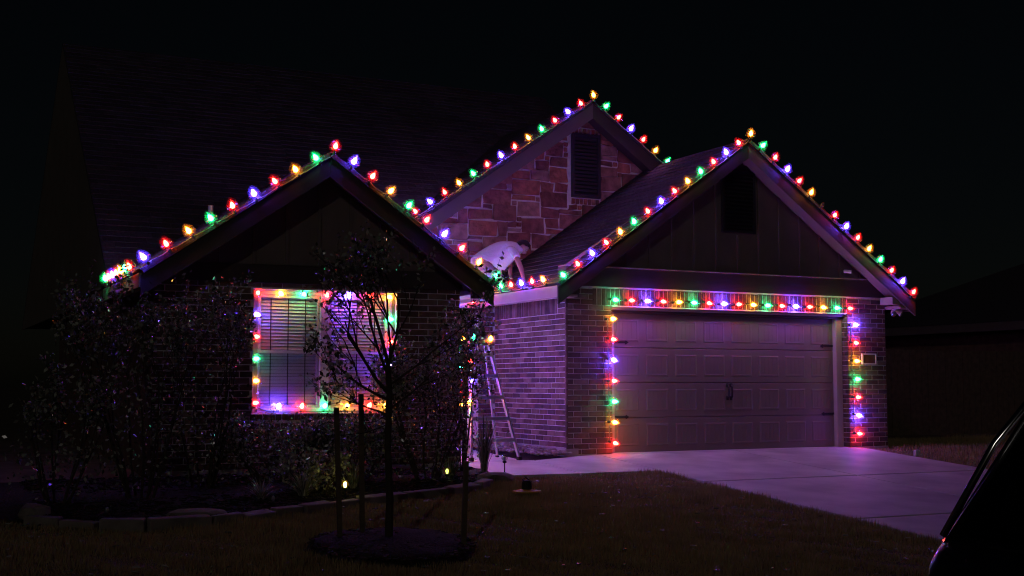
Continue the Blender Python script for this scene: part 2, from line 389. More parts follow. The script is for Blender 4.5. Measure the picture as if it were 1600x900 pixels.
# -- roofs: shingle tabs on a deck
def roof(name,p0,along,up,length,run,label=None,drop=.035,tw=.30,ex=.143,thick=.05,extra=None):
    """p0 = eave corner, along/up unit vectors, run = slope length"""
    a=Vector(along).normalized(); u=Vector(up).normalized(); nrm=a.cross(u); 
    if nrm.z<0: nrm=-nrm
    P=Vector(p0)
    b=MB(); q=[P,P+a*length,P+a*length+u*run,P+u*run]
    b.quadbox([x-nrm*thick for x in q],[x for x in q]); deck=b.build(name,'shingle',H)
    s=MB(); rows=int(run/ex)+1
    for r in range(rows):
        o=(-tw/2 if r%2 else 0)+rnd.uniform(-.05,.05); t=o
        while t<length:
            t0=max(t,0); t1=min(t+tw-.008,length)
            if t1-t0>.02:
                th=.010+rnd.random()*.008; r0=r*ex-(.012 if r==0 else 0)+rnd.uniform(-.004,.004); r1=min((r+1)*ex+.01,run)
                A=P+a*t0+u*r0; B=P+a*t1+u*r0; C_=P+a*t1+u*r1; D_=P+a*t0+u*r1
                i=len(s.v); s.v+=[tuple(A),tuple(B),tuple(A+nrm*th),tuple(B+nrm*th),tuple(C_+nrm*.002),tuple(D_+nrm*.002),tuple(D_),tuple(C_)]
                s.f+=[(i,i+1,i+3,i+2),(i+2,i+3,i+4,i+5),(i,i+2,i+5,i+6),(i+1,i+7,i+4,i+3)]
            t+=tw
    s.build('shingle','shingle',deck,kind='stuff'); return deck
def gable_roof(nm,r,yb,xl=None,xr=None,ybr=None):
    y0=r['yf']; hw=r['hw']; m=r['m']; ze=r['zr']-m*hw; sl=math.hypot(hw,m*hw)
    roof(nm+'_left_slope',(r['xc']-hw,y0-.02,ze),(0,1,0),(1,0,m),yb-y0+.02,sl)
    roof(nm+'_right_slope',(r['xc']+hw,y0-.02,ze),(0,1,0),(-1,0,m),(ybr or yb)-y0+.02,sl)
def rake(nm,r,side,fd=.20,soff=0,mat_='trim',x_end=None,wall=0.0):
    """front fascia board on one rake plus the sloping soffit behind it"""
    xc,zr,m,hw,y0=r['xc'],r['zr'],r['m'],r['hw'],r['yf']; xe=xc+side*hw if x_end is None else x_end
    vd=fd/math.cos(math.atan(m)); d=.052*math.hypot(1,m)
    ze=zr-m*abs(xe-xc)
    pts=[(xc,y0+.03,zr-d),(xe,y0+.03,ze-d),(xe,y0+.03,ze-d-vd),(xc,y0+.03,zr-d-vd)]
    if side>0: pts=pts[::1]
    b=MB(); b.poly_extrude(pts,(0,-.03,0)); f=b.build('rake_fascia',mat_,H,bevel=.004)
    b=MB(); d2=d+vd*.6
    b.v=[(xc,y0+.03,zr-d2),(xe,y0+.03,ze-d2),(xe,wall,ze-d2),(xc,wall,zr-d2)]; b.v+=[(p[0],p[1],p[2]+.012) for p in b.v]
    b.f=[(0,1,2,3),(7,6,5,4),(0,4,5,1),(1,5,6,2),(2,6,7,3),(3,7,4,0)]; b.build('rake_soffit',mat_,H)
gable_roof('garage_roof',RG,2.44,ybr=2.3)
rake('garage',RG,-1,mat_='darktrim'); rake('garage',RG,1,mat_='rake')  # left board in darker paint, its shade put into the colour
# cornice return boxes at the eave ends
for x0,x1 in ((-.29,0.0),(6.05,6.33)): bx('cornice_return','trim',H,x0,x1,-.35,-.0,2.30,2.335,bevel=.004)
b=MB(); b.box(5.90,6.06,-.33,-.04,2.37,2.49); b.build('cornice_box','trim',H,bevel=.004)
# left eave: fascia and soffit
bx('eave_fascia','trim',H,-.335,-.305,-.355,2.44,2.285,2.455,bevel=.004); bx('eave_soffit','trim',H,-.304,.01,-.33,2.44,2.335,2.35)
bx('eave_fascia','darktrim',H,6.30,6.33,-.355,9,2.26,2.43); bx('eave_soffit','trim',H,6.04,6.30,-.33,9,2.335,2.35)
b=MB(); b.poly_extrude([(-.303,-.345,2.30),(.03,-.345,2.30),(.03,-.345,2.60),(-.303,-.345,2.42)],(0,-.0,0) if 0 else (0,.02,0)); b.build('eave_end','darktrim',H)

# -- stone gable
RS=dict(xc=1.66,zr=5.80,m=.70,hw=4.6,yf=2.05)
YS=2.45
def srake(u): return RS['zr']-.22-RS['m']*abs(u-RS['xc'])
sw=MB(); sw.poly_extrude([(-2.75,YS+.2,2.4),(6.0,YS+.2,2.4),(6.0,YS+.2,2.75),(1.66,YS+.2,5.70),(-2.75,YS+.2,2.62)],(0,-.2,0)); SW=sw.build('stone_gable_wall','mortar',H)
vx0,vx1,vz0,vz1=1.455,2.005,4.21,5.30
V2=bx('stone_gable_vent','vent',H,vx0,vx1,YS-.02,YS+.0,vz0,vz1)
for a in ((vx0,vx0+.05,vz0,vz1),(vx1-.05,vx1,vz0,vz1),(vx0+.05,vx1-.05,vz1-.05,vz1),(vx0+.05,vx1-.05,vz0,vz0+.05)): bx('vent_frame','vent',V2,a[0],a[1],YS-.06,YS-.021,a[2],a[3])
louvres(V2,vx0+.05,vx1-.05,vz0+.05,vz1-.05,YS-.022)
CS=.088; NX=int(5.9/CS); NZ=int(3.3/CS); grid=[[0]*NX for _ in range(NZ)]; X0,Z0=-2.3,2.5
for r in range(NZ):
    for c in range(NX):
        X=X0+(c+.5)*CS; Z=Z0+(r+.5)*CS
        if vx0-.02<X<vx1+.02 and vz0-.13<Z<vz1+.12: grid[r][c]=1
sizes=[(5,2),(5,3),(4,2),(6,3),(4,1),(3,1),(5,3),(3,2),(6,3),(5,1),(2,3),(4,3),(4,2)]
def place(r,c,wd,hh):
    if c+wd>NX or r+hh>NZ: return False
    for a in range(r,r+hh):
        for b_ in range(c,c+wd):
            if grid[a][b_]: return False
    for a in range(r,r+hh):
        for b_ in range(c,c+wd): grid[a][b_]=1
    return True
stones=[]
for r in range(NZ):
    for c in range(NX):
        if grid[r][c]: continue
        rnd.shuffle(sizes); done=False
        for wd,hh in sizes[:6]+[(2,1),(1,1)]:
            if place(r,c,wd,hh): stones.append((X0+c*CS,Z0+r*CS,wd*CS,hh*CS)); done=True; break
for k in range(7): 
    w_=(vx1-vx0)/7
    stones.append((vx0+k*w_,vz1+.005,w_,.10)); stones.append((vx0+k*w_,vz0-.12,w_,.11))
for (x,z,wd,hh) in stones:
    g_=.008; jj=lambda:rnd.uniform(-.019,.019) if wd>.15 else rnd.uniform(-.003,.003)
    c_=min(wd,hh)*.05
    p=[(x+g_+c_+jj(),z+g_+jj()),(x+wd-g_-c_,z+g_+jj()),(x+wd-g_+jj(),z+g_+c_),(x+wd-g_+jj(),z+hh-g_-c_),(x+wd-g_-c_,z+hh-g_+jj()),(x+g_+c_,z+hh-g_+jj()),(x+g_+jj(),z+hh-g_-c_),(x+g_+jj(),z+g_+c_)]
    m_=RS['m']; top=RS['zr']-.10
    p=clip(p,m_,1,top+m_*RS['xc']); p=clip(p,-m_,1,top-m_*RS['xc'])
    if x+wd>-.3:   # below the garage roof plane nothing is seen
        p=clip(p,RG['m'],-1,-(RG['zr']-RG['m']*RG['xc'])+.12) if x<3.0 else p
    if len(p)<3 or area(p)<.0025: continue
    b=MB(); d=rnd.uniform(.010,.040); ins=insetp(p,.009)
    b.poly_extrude([(u,YS,v) for u,v in p],(0,-d,0),[(u,YS,v) for u,v in ins]); b.build('stone','stone',SW)
gable_roof('stone_gable_roof',RS,6.5)
rake('stone',RS,-1,fd=.2,wall=YS,mat_='rake'); rake('stone',RS,1,fd=.2,wall=YS,x_end=3.35,mat_='darktrim')  # right board takes the darker paint to stand for its shade

# -- left block
YL=-1.0; xl0,xl1=-6.0,-2.12
WX0,WX1,WZ0,WZ1=-4.83,-3.06,.72,2.20
lb=MB(); y0,y1=YL+.0075,YL+.2
lb.box(xl0+.01,WX0-.0,y0,YL+.3,-.3,2.5); lb.box(WX1+.07,xl1,y0,YL+.3,-.3,2.5); lb.box(WX0,WX1+.07,y0,YL+.3,-.3,WZ0-.01); lb.box(WX0,WX1+.07,y0,YL+.3,WZ1+.01,2.5)
LB=lb.build('front_wall','mortar',H)
brick_field(LB,(xl0,YL+.03,0),(1,0,0),0,xl1-xl0,.06,.06+31*CH,False,holes=[(WX0-xl0,WX1+.07-xl0,WZ0-.09,WZ1)])
brick_field(LB,(xl0,YL+.02,0),(1,0,0),WX0-xl0-.02,WX1-xl0+.02,WZ0-.088,WZ0-.008,False,soldier=True,name='sill_brick')
bx('side_wall','brick',H,xl0,xl0+.2,YL+.012,8,-.3,2.5)
LS=bx('side_wall','mortar',H,xl1-.2,xl1-.022,YL+.2,4.2,-.3,2.5)
RL=dict(xc=-4.02,zr=3.87,m=.69,hw=2.2,yf=-1.40)
gable_roof('left_roof',RL,2.6)
rake('left',RL,-1,mat_='darktrim',wall=YL); rake('left',RL,1,mat_='darktrim',wall=YL)
b=MB(); b.poly_extrude([(xl0,YL+.05,2.5),(xl1,YL+.05,2.5),(xl1,YL+.05,2.52),(-4.02,YL+.05,3.76),(xl0,YL+.05,2.48)],(0,-.05,0)); G2=b.build('gable_siding','siding',H)
bx('frieze','darktrim',H,xl0-.02,xl1+.02,YL-.03,YL+.1,2.28,2.50)
x=xl0+.35
while x<xl1-.2:
    zt=ztop(RL,x)-.13
    if zt>2.6: bx('batten','siding',G2,x-.019,x+.019,YL-.02,YL-.0005,2.505,zt)
    x+=.4065
for sx,x0,x1 in ((-1,-6.235,-6.205),(1,-1.835,-1.805)):
    bx('eave_fascia','trim',H,x0,x1,-1.36,1.3 if sx<0 else 2.05,2.15,2.315,bevel=.004)
bx('eave_soffit','trim',H,-6.2,-6.0,-1.36,1.3,2.2,2.215); bx('eave_soffit','trim',H,-2.12,-1.84,-1.36,2.05,2.2,2.215)
bx('eave_end','darktrim',H,-2.13,-1.84,-1.37,-1.35,2.15,2.36)
# window
W=MB(); W.box(WX0,WX1,-.965,-.90,WZ1-.045,WZ1); W.box(WX0,WX1,-.965,-.90,WZ0,WZ0+.05); W.box(WX0,WX0+.05,-.965,-.90,WZ0+.05,WZ1-.045); W.box(WX1-.05,WX1,-.965,-.90,WZ0+.05,WZ1-.045); W.box(-4.0,-3.89,-.97,-.9,WZ0+.05,WZ1-.045)
W=W.build('window','vinyl',H,bevel=.004); W.location=(.05,.10,0)
bx('window_trim','vinyl',W,WX0-.03,WX1+.03,-1.035,-.97,WZ1-.0,WZ1+.0+.05,bevel=.004)
bx('window_trim','vinyl',W,WX0-.03,WX0+.03,-1.035,-.967,WZ0,WZ1-.002,bevel=.004); bx('window_trim','vinyl',W,WX1-.03,WX1+.03,-1.035,-.967,WZ0,WZ1-.002,bevel=.004)
bx('window_sill','vinyl',W,WX0-.03,WX1+.03,-1.06,-.967,WZ0-.03,WZ0-.002,bevel=.004)
for a,c in ((WX0+.05,-4.0),(-3.89,WX1-.05)):
    for z0,z1,nm,yy in ((1.44,WZ1-.045,'upper_sash',-.935),(WZ0+.05,1.475,'lower_sash',-.915)):
        s=MB(); t=.035
        s.box(a,c,yy-.015,yy+.015,z1-t,z1); s.box(a,c,yy-.015,yy+.015,z0,z0+t); s.box(a,a+t,yy-.015,yy+.015,z0+t,z1-t); s.box(c-t,c,yy-.015,yy+.015,z0+t,z1-t); s.build(nm,'vinyl',W)
        bx('pane','glass',W,a+t,c-t,yy-.003,yy+.003,z0+t,z1-t)
    bx('insect_screen','screen',W,a+.004,c-.004,-.953,-.951,WZ0+.055,1.44)
    s=MB(); z=WZ0+.07
    while z<WZ1-.07:
        s.quadbox([(a+.02,-.890,z),(c-.02,-.890,z),(c-.02,-.868,z+.034),(a+.02,-.868,z+.034)],[(a+.02,-.893,z+.002),(c-.02,-.893,z+.002),(c-.02,-.871,z+.036),(a+.02,-.871,z+.036)]); z+=.041
    s.build('blind','slat',W)
    s=MB(); s.box(a+.02,c-.02,-.895,-.84,WZ1-.09,WZ1-.05); s.build('blind_headrail','slat',W)
    for k in (.22,.5,.78) if a<-4 else (.5,.8):
        X=a+(c-a)*k; s=MB(); s.box(X-.006,X+.006,-.898,-.895,WZ0+.07,WZ1-.09); s.build('blind_tape','darktrim',W)
s=MB(); s.box(WX0-.2,WX1+.2,2.0,2.05,.3,2.5); s.box(WX0-.25,WX0-.2,-.8,2.0,.3,2.5); s.box(WX1+.2,WX1+.25,-.8,2.0,.3,2.5); s.box(WX0-.2,WX1+.2,-.8,2.0,.25,.3); s.box(WX0-.2,WX1+.2,-.8,2.0,2.46,2.5)
s.build('room_interior','room',H)
# -- entry porch
EP=bx('entry_pier','mortar',H,-.27,.03,2.40,2.62,-.1,2.4); brick_field(EP,(-.28,2.405,0),(1,0,0),0,.28,.06,.06+30*CH,False)
bx('porch_beam','trim',H,-1.8,-.336,2.12,2.30,2.27,2.47,bevel=.004)
roof('porch_roof',(-1.8,2.08,2.50),(1,0,0),(0,1,.4),1.47,.5)
ew=bx('entry_wall','mortar',H,-2.12,.0,4.2,4.35,-.1,2.6)
brick_field(ew,(-2.12,4.2,0),(1,0,0),0,1.0,.06,.06+31*CH,False)
bx('porch_ceiling','trim',H,-2.12,.0,2.3,4.2,2.45,2.47)
ed=bx('front_door','door',H,-1.1,-.2,4.16,4.2,.1,2.15,bevel=.004)
for z0,z1 in ((.25,.9),(1.0,1.9)):
    for x0 in (-1.0,-.6): bx('door_panel','door',ed,x0,x0+.3,4.145,4.159,z0,z1,bevel=.006)
# -- main roof behind, steep and dark
mm=.79; roof('main_roof',(-6.2,1.0,2.30),(1,0,0),(0,1,mm),3.25,math.hypot(1,mm)*6.0)
roof('main_roof',(-2.95,2.72,2.30+mm*1.72),(1,0,0),(0,1,mm),6.3,math.hypot(1,mm)*4.28)
b=MB(); b.poly_extrude([(-6.2,1.0,2.24),(-6.2,7.0,2.24+mm*6),(-6.2,13.0,2.24)],(.03,0,0)); b.build('main_gable_end','siding',H)
roof('main_roof_back',(-6.2,13.0,2.30),(1,0,0),(0,-1,mm),9.6,math.hypot(1,mm)*6.0,ex=.6,tw=1.0)
b=MB(); b.tube([(-5.08,.25,2.9),(-5.08,.25,3.36)],.035,10); b.tube([(-5.08,.25,2.9),(-5.08,.25,3.06)],.06,10); b.build('vent_pipe','steel',H)
# -- small things on the wall
PL=bx('house_plaque','vinyl',H,5.52,5.79,-.02,.0,1.40,1.56)
for a in ((5.505,5.525,1.39,1.57),(5.785,5.805,1.39,1.57),(5.525,5.785,1.55,1.57),(5.525,5.785,1.39,1.41)): bx('plaque_frame','white',PL,a[0],a[1],-.035,-.003,a[2],a[3])
bx('plaque_face','brick',PL,5.526,5.784,-.024,-.0205,1.411,1.549)

# ------------------------------------------------------------------ light strings
def bulbprof(r,L): return [(r*.45,0),(r*.75,L*.1),(r*.97,L*.25),(r,L*.38),(r*.9,L*.55),(r*.66,L*.75),(r*.35,L*.92),(r*.08,L)]
SH={k:None for k in 'RYGBU'}; CO={}
b=MB()
for r_b,l_b,z_b in ((.042,.112,.018),(.060,.142,.006),(.080,.175,-.008)):  # outer layers oversized to give each bulb a halo
    k0=len(b.v); b.lathe([(q,z+z_b) for q,z in bulbprof(r_b,l_b)],14)
nf=len(b.f)//3
for k in 'RYGB':
    SH[k]=b.mesh('bulb','shell0'+k,True); SH[k].materials.append(M['shell1'+k]); SH[k].materials.append(M['shell2'+k])
    for p_ in SH[k].polygons: p_.material_index=p_.index//nf
b=MB(); b.lathe(bulbprof(.034,.09),10); SH['U']=b.mesh('bulb','shellU',True)
b=MB(); b.lathe(bulbprof(.028,.080),8)
for k in 'RYGB': CO[k]=b.mesh('filament','core'+k,True)
b=MB(); b.lathe([(.017,-.045),(.019,-.01),(.017,.004)],8); SOCK=b.mesh('socket','sock')
def string(name,label,pts,cols,dirs,group='strings of coloured bulbs',wire=None,sag=.015):
    T=thing(name,label,'string lights',pts[0],group=group); o=Vector(pts[0])
    for i,(p,c) in enumerate(zip(pts,cols)):
        d=Vector(dirs[i] if isinstance(dirs,list) else dirs)
        d=(d+Vector((rnd.uniform(-.24,.24),rnd.uniform(-.2,.2),rnd.uniform(-.15,.15)))).normalized()
        q=d.to_track_quat('Z','Y').to_euler()
        B=link('bulb',SH[c],T,Vector(p)-o-d*.07,q)
        if c=='U': B['label']='unlit green bulb'
        else: link('filament',CO[c],B,(0,0,.034))
        link('socket',SOCK,B,(0,0,0))
    w_=wire or pts
    path=[]
    for i in range(len(w_)-1):
        a=Vector(w_[i])-o; c_=Vector(w_[i+1])-o; da=Vector(dirs[min(i,len(pts)-1)] if isinstance(dirs,list) else dirs).normalized()*.085
        for t in (0,.33,.66):
            path.append(a.lerp(c_,t)-da-Vector((0,0,math.sin(math.pi*t)*sag*rnd.uniform(.3,1.3))))
    path.append(Vector(w_[-1])-o-da)
    b=MB(); b.tube(path,.008,5); b.build('wire','wire',T)
    return T
def line(p,q,n,skip0=False):
    L=[tuple(Vector(p).lerp(Vector(q),i/(n-1))) for i in range(n)]; return L[1:] if skip0 else L
UL=(-.57,-.05,.82); UR=(.57,-.05,.82)
pk=(3.02,-.43,4.915)
string('light_string','coloured bulbs up the left rake of the garage gable, topped by a yellow one',line(pk,(-.28,-.43,2.60),15),'YRBRGYRBRGYRBRG',[(0,-.05,1)]+[UL]*14)
string('light_string','coloured bulbs down the right rake of the garage gable, one bulb dark',line(pk,(6.27,-.43,2.58),15,True),'GRBRYURBRYGRBR',UR)
string('light_string','bulbs on the short purple-lit eave beside the bending man',[(-.40,y,2.56) for y in (-.05,.29,.64,.98,1.33,1.67,2.0)],'YRBRGYR',(-.35,-.1,.95))
string('light_string','level row of seventeen bulbs over the garage door',line((.79,-.085,2.30),(5.23,-.085,2.295),17),'GRBRYGRBRYGRBRYGR',(.85,-.5,-.1))
string('light_string','upright row of seven bulbs on the brick right of the garage door',line((5.33,-.085,2.03),(5.37,-.085,.27),7),'BRYGRBR',(.85,-.5,-.1))
string('light_string','upright row of seven bulbs on the brick left of the garage door',line((.745,-.085,2.02),(.77,-.085,.21),7),'YRBRGYR',(.85,-.5,-.1))
p2=(-3.97,-1.445,3.94)
string('light_string','bulbs down the left rake of the low gable above the window',line(p2,(-6.21,-1.445,2.49),10),'RGYRBRGYRB',[(0,-.05,1)]+[UL]*9)
string('light_string','bulbs down the right rake of the low gable towards the man',line(p2,(-1.81,-1.445,2.45),10,True),'BRYGRBRYG',UR)
string('light_string','crowded bulbs along the receding eave at the far left of the house',[(-6.28,-.95+.3*i,2.42) for i in range(7)],'RGYRBRG',(-.35,0,.95))
string('light_string','bulbs on the eave facing the garage side wall, mostly behind the low gable',[(-1.76,-1.05+.3*i,2.41) for i in range(10)],'BRBGYBRBGB',(.4,0,.9))
p3=(1.66,2.03,5.89)
string('light_string','bulbs down the long left rake of the tall stone gable',line(p3,(-2.02,2.03,3.40),16),'YRBRGYRBRGYRBRGY',[(0,-.05,1)]+[UL]*15)
string('light_string','six bulbs down the short right rake of the stone gable',[(1.66+.243*i,2.02,5.89-.167*i) for i in range(1,8)],'GRBRYGR',UR)
wt=[(-4.76+.29*i,-.925,2.165) for i in range(6)]+[(-3.06,-.925,2.165)]
wr=[(-3.05,-.925,2.17-.285*i) for i in range(1,5)]
wb=[(-3.10,-.925,.80)]+[(-3.32-.29*i,-.925,.80) for i in range(5)]
wl=[(-4.77,-.925,.84+.265*i) for i in range(0,5)]
string('light_string','square of bulbs framing the front window with blinds',wt+wr+wb+wl,'RYGRBRY'+'GRBR'+'YRYGRB'+'RYGRB',[(.2,-.8,-.5)]*7+[(.7,-.7,0)]*4+[(0,-.6,.7)]*6+[(.9,-.5,0)]*5,sag=.008)

string('light_string','bulbs on the porch beam, the first few in view, and an unseen upright row added to light the side wall',[(-.53-.27*i,2.07,2.37) for i in range(6)]+[(-2.05,2.07,2.2-.29*i) for i in range(7)],'RBRYGRBRYGRBR',[(0,-.8,-.5)]*6+[(.85,-.5,0)]*7)  # the upright row is unseen, added to light the side wall

# ------------------------------------------------------------------ ladder
def seg_box(b,p,q,wx,wy):
    p=Vector(p);q=Vector(q)
    b.quadbox([(p.x-wx,p.y-wy,p.z),(p.x+wx,p.y-wy,p.z),(p.x+wx,p.y+wy,p.z),(p.x-wx,p.y+wy,p.z)],[(q.x-wx,q.y-wy,q.z),(q.x+wx,q.y-wy,q.z),(q.x+wx,q.y+wy,q.z),(q.x-wx,q.y+wy,q.z)])
lx,ly,lz=-1.28,-.2,gh(-.3)
LA=thing('stepladder','aluminium stepladder standing open on the walkway beside the brick side wall','ladder',(lx,ly,lz))
def lp(x,y,z): return (x-lx,y-ly,z)
ft=[(-1.70,-.44,0),(-.98,-.44,0)]; tp=[(-1.58,-.18,1.60),(-1.33,-.18,1.60)]
for f_,t_ in zip(ft,tp):
    b=MB(); seg_box(b,lp(f_[0],f_[1],.03),lp(*t_),.014,.032); b.build('front_rail','alu',LA,bevel=.004)
    b=MB(); b.box(f_[0]-lx-.025,f_[0]-lx+.025,f_[1]-ly-.05,f_[1]-ly+.04,0,.05); b.build('foot','rubber',LA,bevel=.008)
for f_,t_ in zip([(-1.5,.12,0),(-1.04,.12,0)],[(-1.56,-.12,1.57),(-1.35,-.12,1.57)]):
    b=MB(); seg_box(b,lp(f_[0],f_[1],.02),lp(*t_),.011,.018); b.build('rear_rail','alu',LA,bevel=.003)
    b=MB(); b.box(f_[0]-lx-.02,f_[0]-lx+.02,f_[1]-ly-.03,f_[1]-ly+.03,0,.04); b.build('foot','rubber',LA,bevel=.006)
for k in range(1,6):
    z=.29*k; t=z/1.60; xa=-1.70+.12*t; xb=-.98-.35*t; y=-.44+.26*t
    b=MB(); b.box(xa-lx,xb-lx,y-ly-.04,y-ly+.045,z-.012,z+.012); b.box(xa-lx,xb-lx,y-ly-.042,y-ly-.036,z-.04,z+.012); b.build('step','alu',LA,bevel=.003)
    if k in (1,3,5):
        yr=.12-.22*t; b=MB(); b.tube([lp(-1.5-.06*t,yr,z),lp(-1.04-.31*t,yr,z)],.011,6); b.build('rear_brace','alu',LA)
b=MB(); b.box(-1.62-lx,-1.29-lx,-.25-ly,-.06-ly,1.59,1.635); b.build('top_cap','orange',LA,bevel=.012)
for x in (-1.60,-1.16):
    b=MB(); seg_box(b,lp(x,-.34,.9),lp(x,.02,.93),.004,.01); b.v=[(v[0],v[1],v[2]) for v in b.v]; b.build('spreader','alu',LA)
string('light_string','short spare length of bulbs hanging over the top of the stepladder',[(-1.75,-.30,1.68),(-1.60,-.29,1.71),(-1.46,-.29,1.69),(-1.34,-.29,1.69),(-1.66,-.33,1.38),(-1.64,-.34,1.10),(-1.68,-.34,.82)],'YGUYRBY',[(-.2,-.5,.8)]*4+[(-.5,-.6,-.5)]*3,wire=[(-1.75,-.30,1.68),(-1.60,-.29,1.71),(-1.44,-.29,1.69),(-1.35,-.29,1.69)],sag=.03)

r_=random.Random(3); hp=[]; hd_=[]
for i in range(19):
    z=1.60-1.1*((i*7)%19)/19; th=r_.uniform(0,6.28); k=.05+.09*r_.random()
    hp.append((-1.86+k*math.cos(th),-.16+k*math.sin(th),z)); hd_.append((math.cos(th),math.sin(th),r_.uniform(-.6,.3)))
string('light_string','tangled bunch of lit bulbs added left of the stepladder to brighten the side wall',hp,('BRYBRG'*4),hd_,sag=.03)  # extra bulbs added to throw more light on the brick side wall

# ------------------------------------------------------------------ person
def skinobj(name,m,chains,parent,sub=2,base=(0,0,0),extra=None):
    """chains: list of lists of (point, rx, ry) ; chains share points by identical coordinates"""
    idx={}; v=[];r=[];e=[]
    for ch in chains:
        prev=None
        for (p,a,c) in ch:
            k=tuple(round(x,4) for x in p)
            if k not in idx: idx[k]=len(v); v.append(p); r.append((a,c))
            i=idx[k]
            if prev is not None and prev!=i: e.append((prev,i))
            prev=i
    me=bpy.data.meshes.new(name); me.from_pydata(v,e,[]); me.materials.append(M[m])
    o=link(name,me,parent)
    s=o.modifiers.new('skin','SKIN')
    for i,sv in enumerate(me.skin_vertices[0].data): sv.radius=r[i]; sv.use_root=(i==0)
    s.use_smooth_shade=True
    ss=o.modifiers.new('sub','SUBSURF'); ss.levels=sub; ss.render_levels=sub
    return o
px,py,pz=-.36,1.75,2.55
PE=thing('person','man in a pale T-shirt bending over the roof edge to fix a bulb','person',(px,py,pz))
def L(x,y,z): return (x-px,y-py,z-pz)
pel=L(-.50,1.72,2.95); spn=L(-.33,1.68,3.06); chs=L(-.18,1.60,3.14); nek=L(-.05,1.52,3.18); hd0=L(.00,1.48,3.19)
shN=L(-.13,1.42,3.12); elN=L(-.145,1.15,2.83); wrN=L(-.17,1.01,2.655); haN=L(-.185,.98,2.61)
shF=L(-.10,1.74,3.12); elF=L(-.10,1.62,2.88); wrF=L(-.20,1.40,2.73); haF=L(-.23,1.33,2.70)
hpN=L(-.53,1.62,2.90); knN=L(-.38,1.50,2.76); anN=L(-.29,1.46,2.62); toN=L(-.18,1.38,2.63)
hpF=L(-.50,1.84,2.93); knF=L(-.40,2.0,2.82); anF=L(-.42,2.05,2.60); toF=L(-.30,2.02,2.62)
def fingers(w_,h,spread):
    w_=Vector(w_);h=Vector(h); d=(h-w_).normalized(); s=Vector(spread).normalized(); dn=d.cross(s).normalized(); out=[]
    palm=h+d*.03
    for k,(off,ln) in enumerate(((-.030,.060),(-.010,.072),(.011,.068),(.030,.052))):
        b0=palm+s*off; b1=b0+d*ln*.5; b2=b1+d*ln*.3+dn*ln*.45
        out.append([(tuple(h),.026,.018),(tuple(b0),.010,.010),(tuple(b1),.009,.009),(tuple(b2),.008,.008)])
    t0=h-s*.03; t1=t0-s*.015+d*.035+dn*.02; out.append([(tuple(h),.026,.018),(tuple(t0),.012,.012),(tuple(t1),.010,.010)])
    return out
body=[[(pel,.12,.10),(spn,.10,.09),(chs,.11,.09),(nek,.055,.055),(hd0,.05,.05)],
      [(chs,.11,.09),(shN,.055,.05),(elN,.040,.040),(wrN,.028,.026),(haN,.026,.018)],
      [(chs,.11,.09),(shF,.055,.05),(elF,.040,.040),(wrF,.028,.026),(haF,.026,.018)],
      [(pel,.12,.10),(hpN,.085,.085),(knN,.06,.06),(anN,.04,.04),(toN,.04,.03)],
      [(pel,.12,.10),(hpF,.085,.085),(knF,.06,.06),(anF,.04,.04),(toF,.04,.03)]]
body+=fingers(wrN,haN,(.3,.6,.1))+fingers(wrF,haF,(.3,.6,.1))
skinobj('body','skin',body,PE,2)
# T-shirt: rings from the loose hem (lower back to hanging belly) to the collar, with folds
rings=[((-.665,1.72,3.02),(-.335,1.66,2.73),.20),((-.60,1.71,3.08),(-.30,1.66,2.76),.21),((-.46,1.68,3.19),(-.22,1.62,2.87),.205),((-.36,1.65,3.25),(-.16,1.59,2.94),.195),((-.26,1.61,3.285),(-.10,1.55,3.01),.20),
       ((-.16,1.58,3.29),(-.06,1.52,3.05),.17),((-.09,1.55,3.27),(-.03,1.50,3.09),.11),((-.05,1.53,3.25),(-.01,1.49,3.12),.07)]
b=MB(); N=28
for k,(t_,l_,hw) in enumerate(rings):
    t_=Vector(L(*t_)); l_=Vector(L(*l_)); c=(t_+l_)/2; a=(t_-l_)/2
    for j in range(N):
        th=2*math.pi*j/N; f=1+(.045*math.sin(5*th+k*.9)+.03*math.sin(9*th-k*1.3))*(1 if k<5 else .3)
        b.v.append(tuple(c+a*math.cos(th)*f+Vector((-.08,hw,0))*math.sin(th)*f))
for k in range(len(rings)-1):
    for j in range(N): b.f.append((k*N+j,k*N+(j+1)%N,(k+1)*N+(j+1)%N,(k+1)*N+j))
o=b.build('shirt','shirt',PE,smooth=True); q=o.modifiers.new('t','SOLIDIFY'); q.thickness=.006; q=o.modifiers.new('s','SUBSURF'); q.levels=1; q.render_levels=1
skinobj('shirt_sleeve','shirt',[[(L(-.20,1.52,3.16),.09,.09),(shN,.082,.08),(L(-.138,1.28,2.99),.070,.066)]],PE,2)
skinobj('shirt_sleeve','shirt',[[(L(-.18,1.66,3.16),.09,.09),(shF,.082,.08),(L(-.10,1.70,3.0),.070,.066)]],PE,2)
skinobj('pants','pants',[[(L(-.52,1.72,2.93),.11,.11),(hpN,.085,.085),(knN,.066,.066),(L(-.30,1.455,2.66),.055,.055)],[(L(-.50,1.72,2.93),.13,.13),(hpF,.095,.095),(knF,.072,.072),(L(-.42,2.04,2.66),.055,.055)]],PE,2)
for a,t in ((anN,toN),(anF,toF)):
    skinobj('shoe','shoe',[[((a[0]-.05,a[1],a[2]-.01),.045,.045),((a[0],a[1],a[2]-.01),.05,.05),((t[0],t[1],t[2]-.015),.048,.035),((t[0]+.05,t[1]-.03,t[2]-.02),.035,.025)]],PE,1)
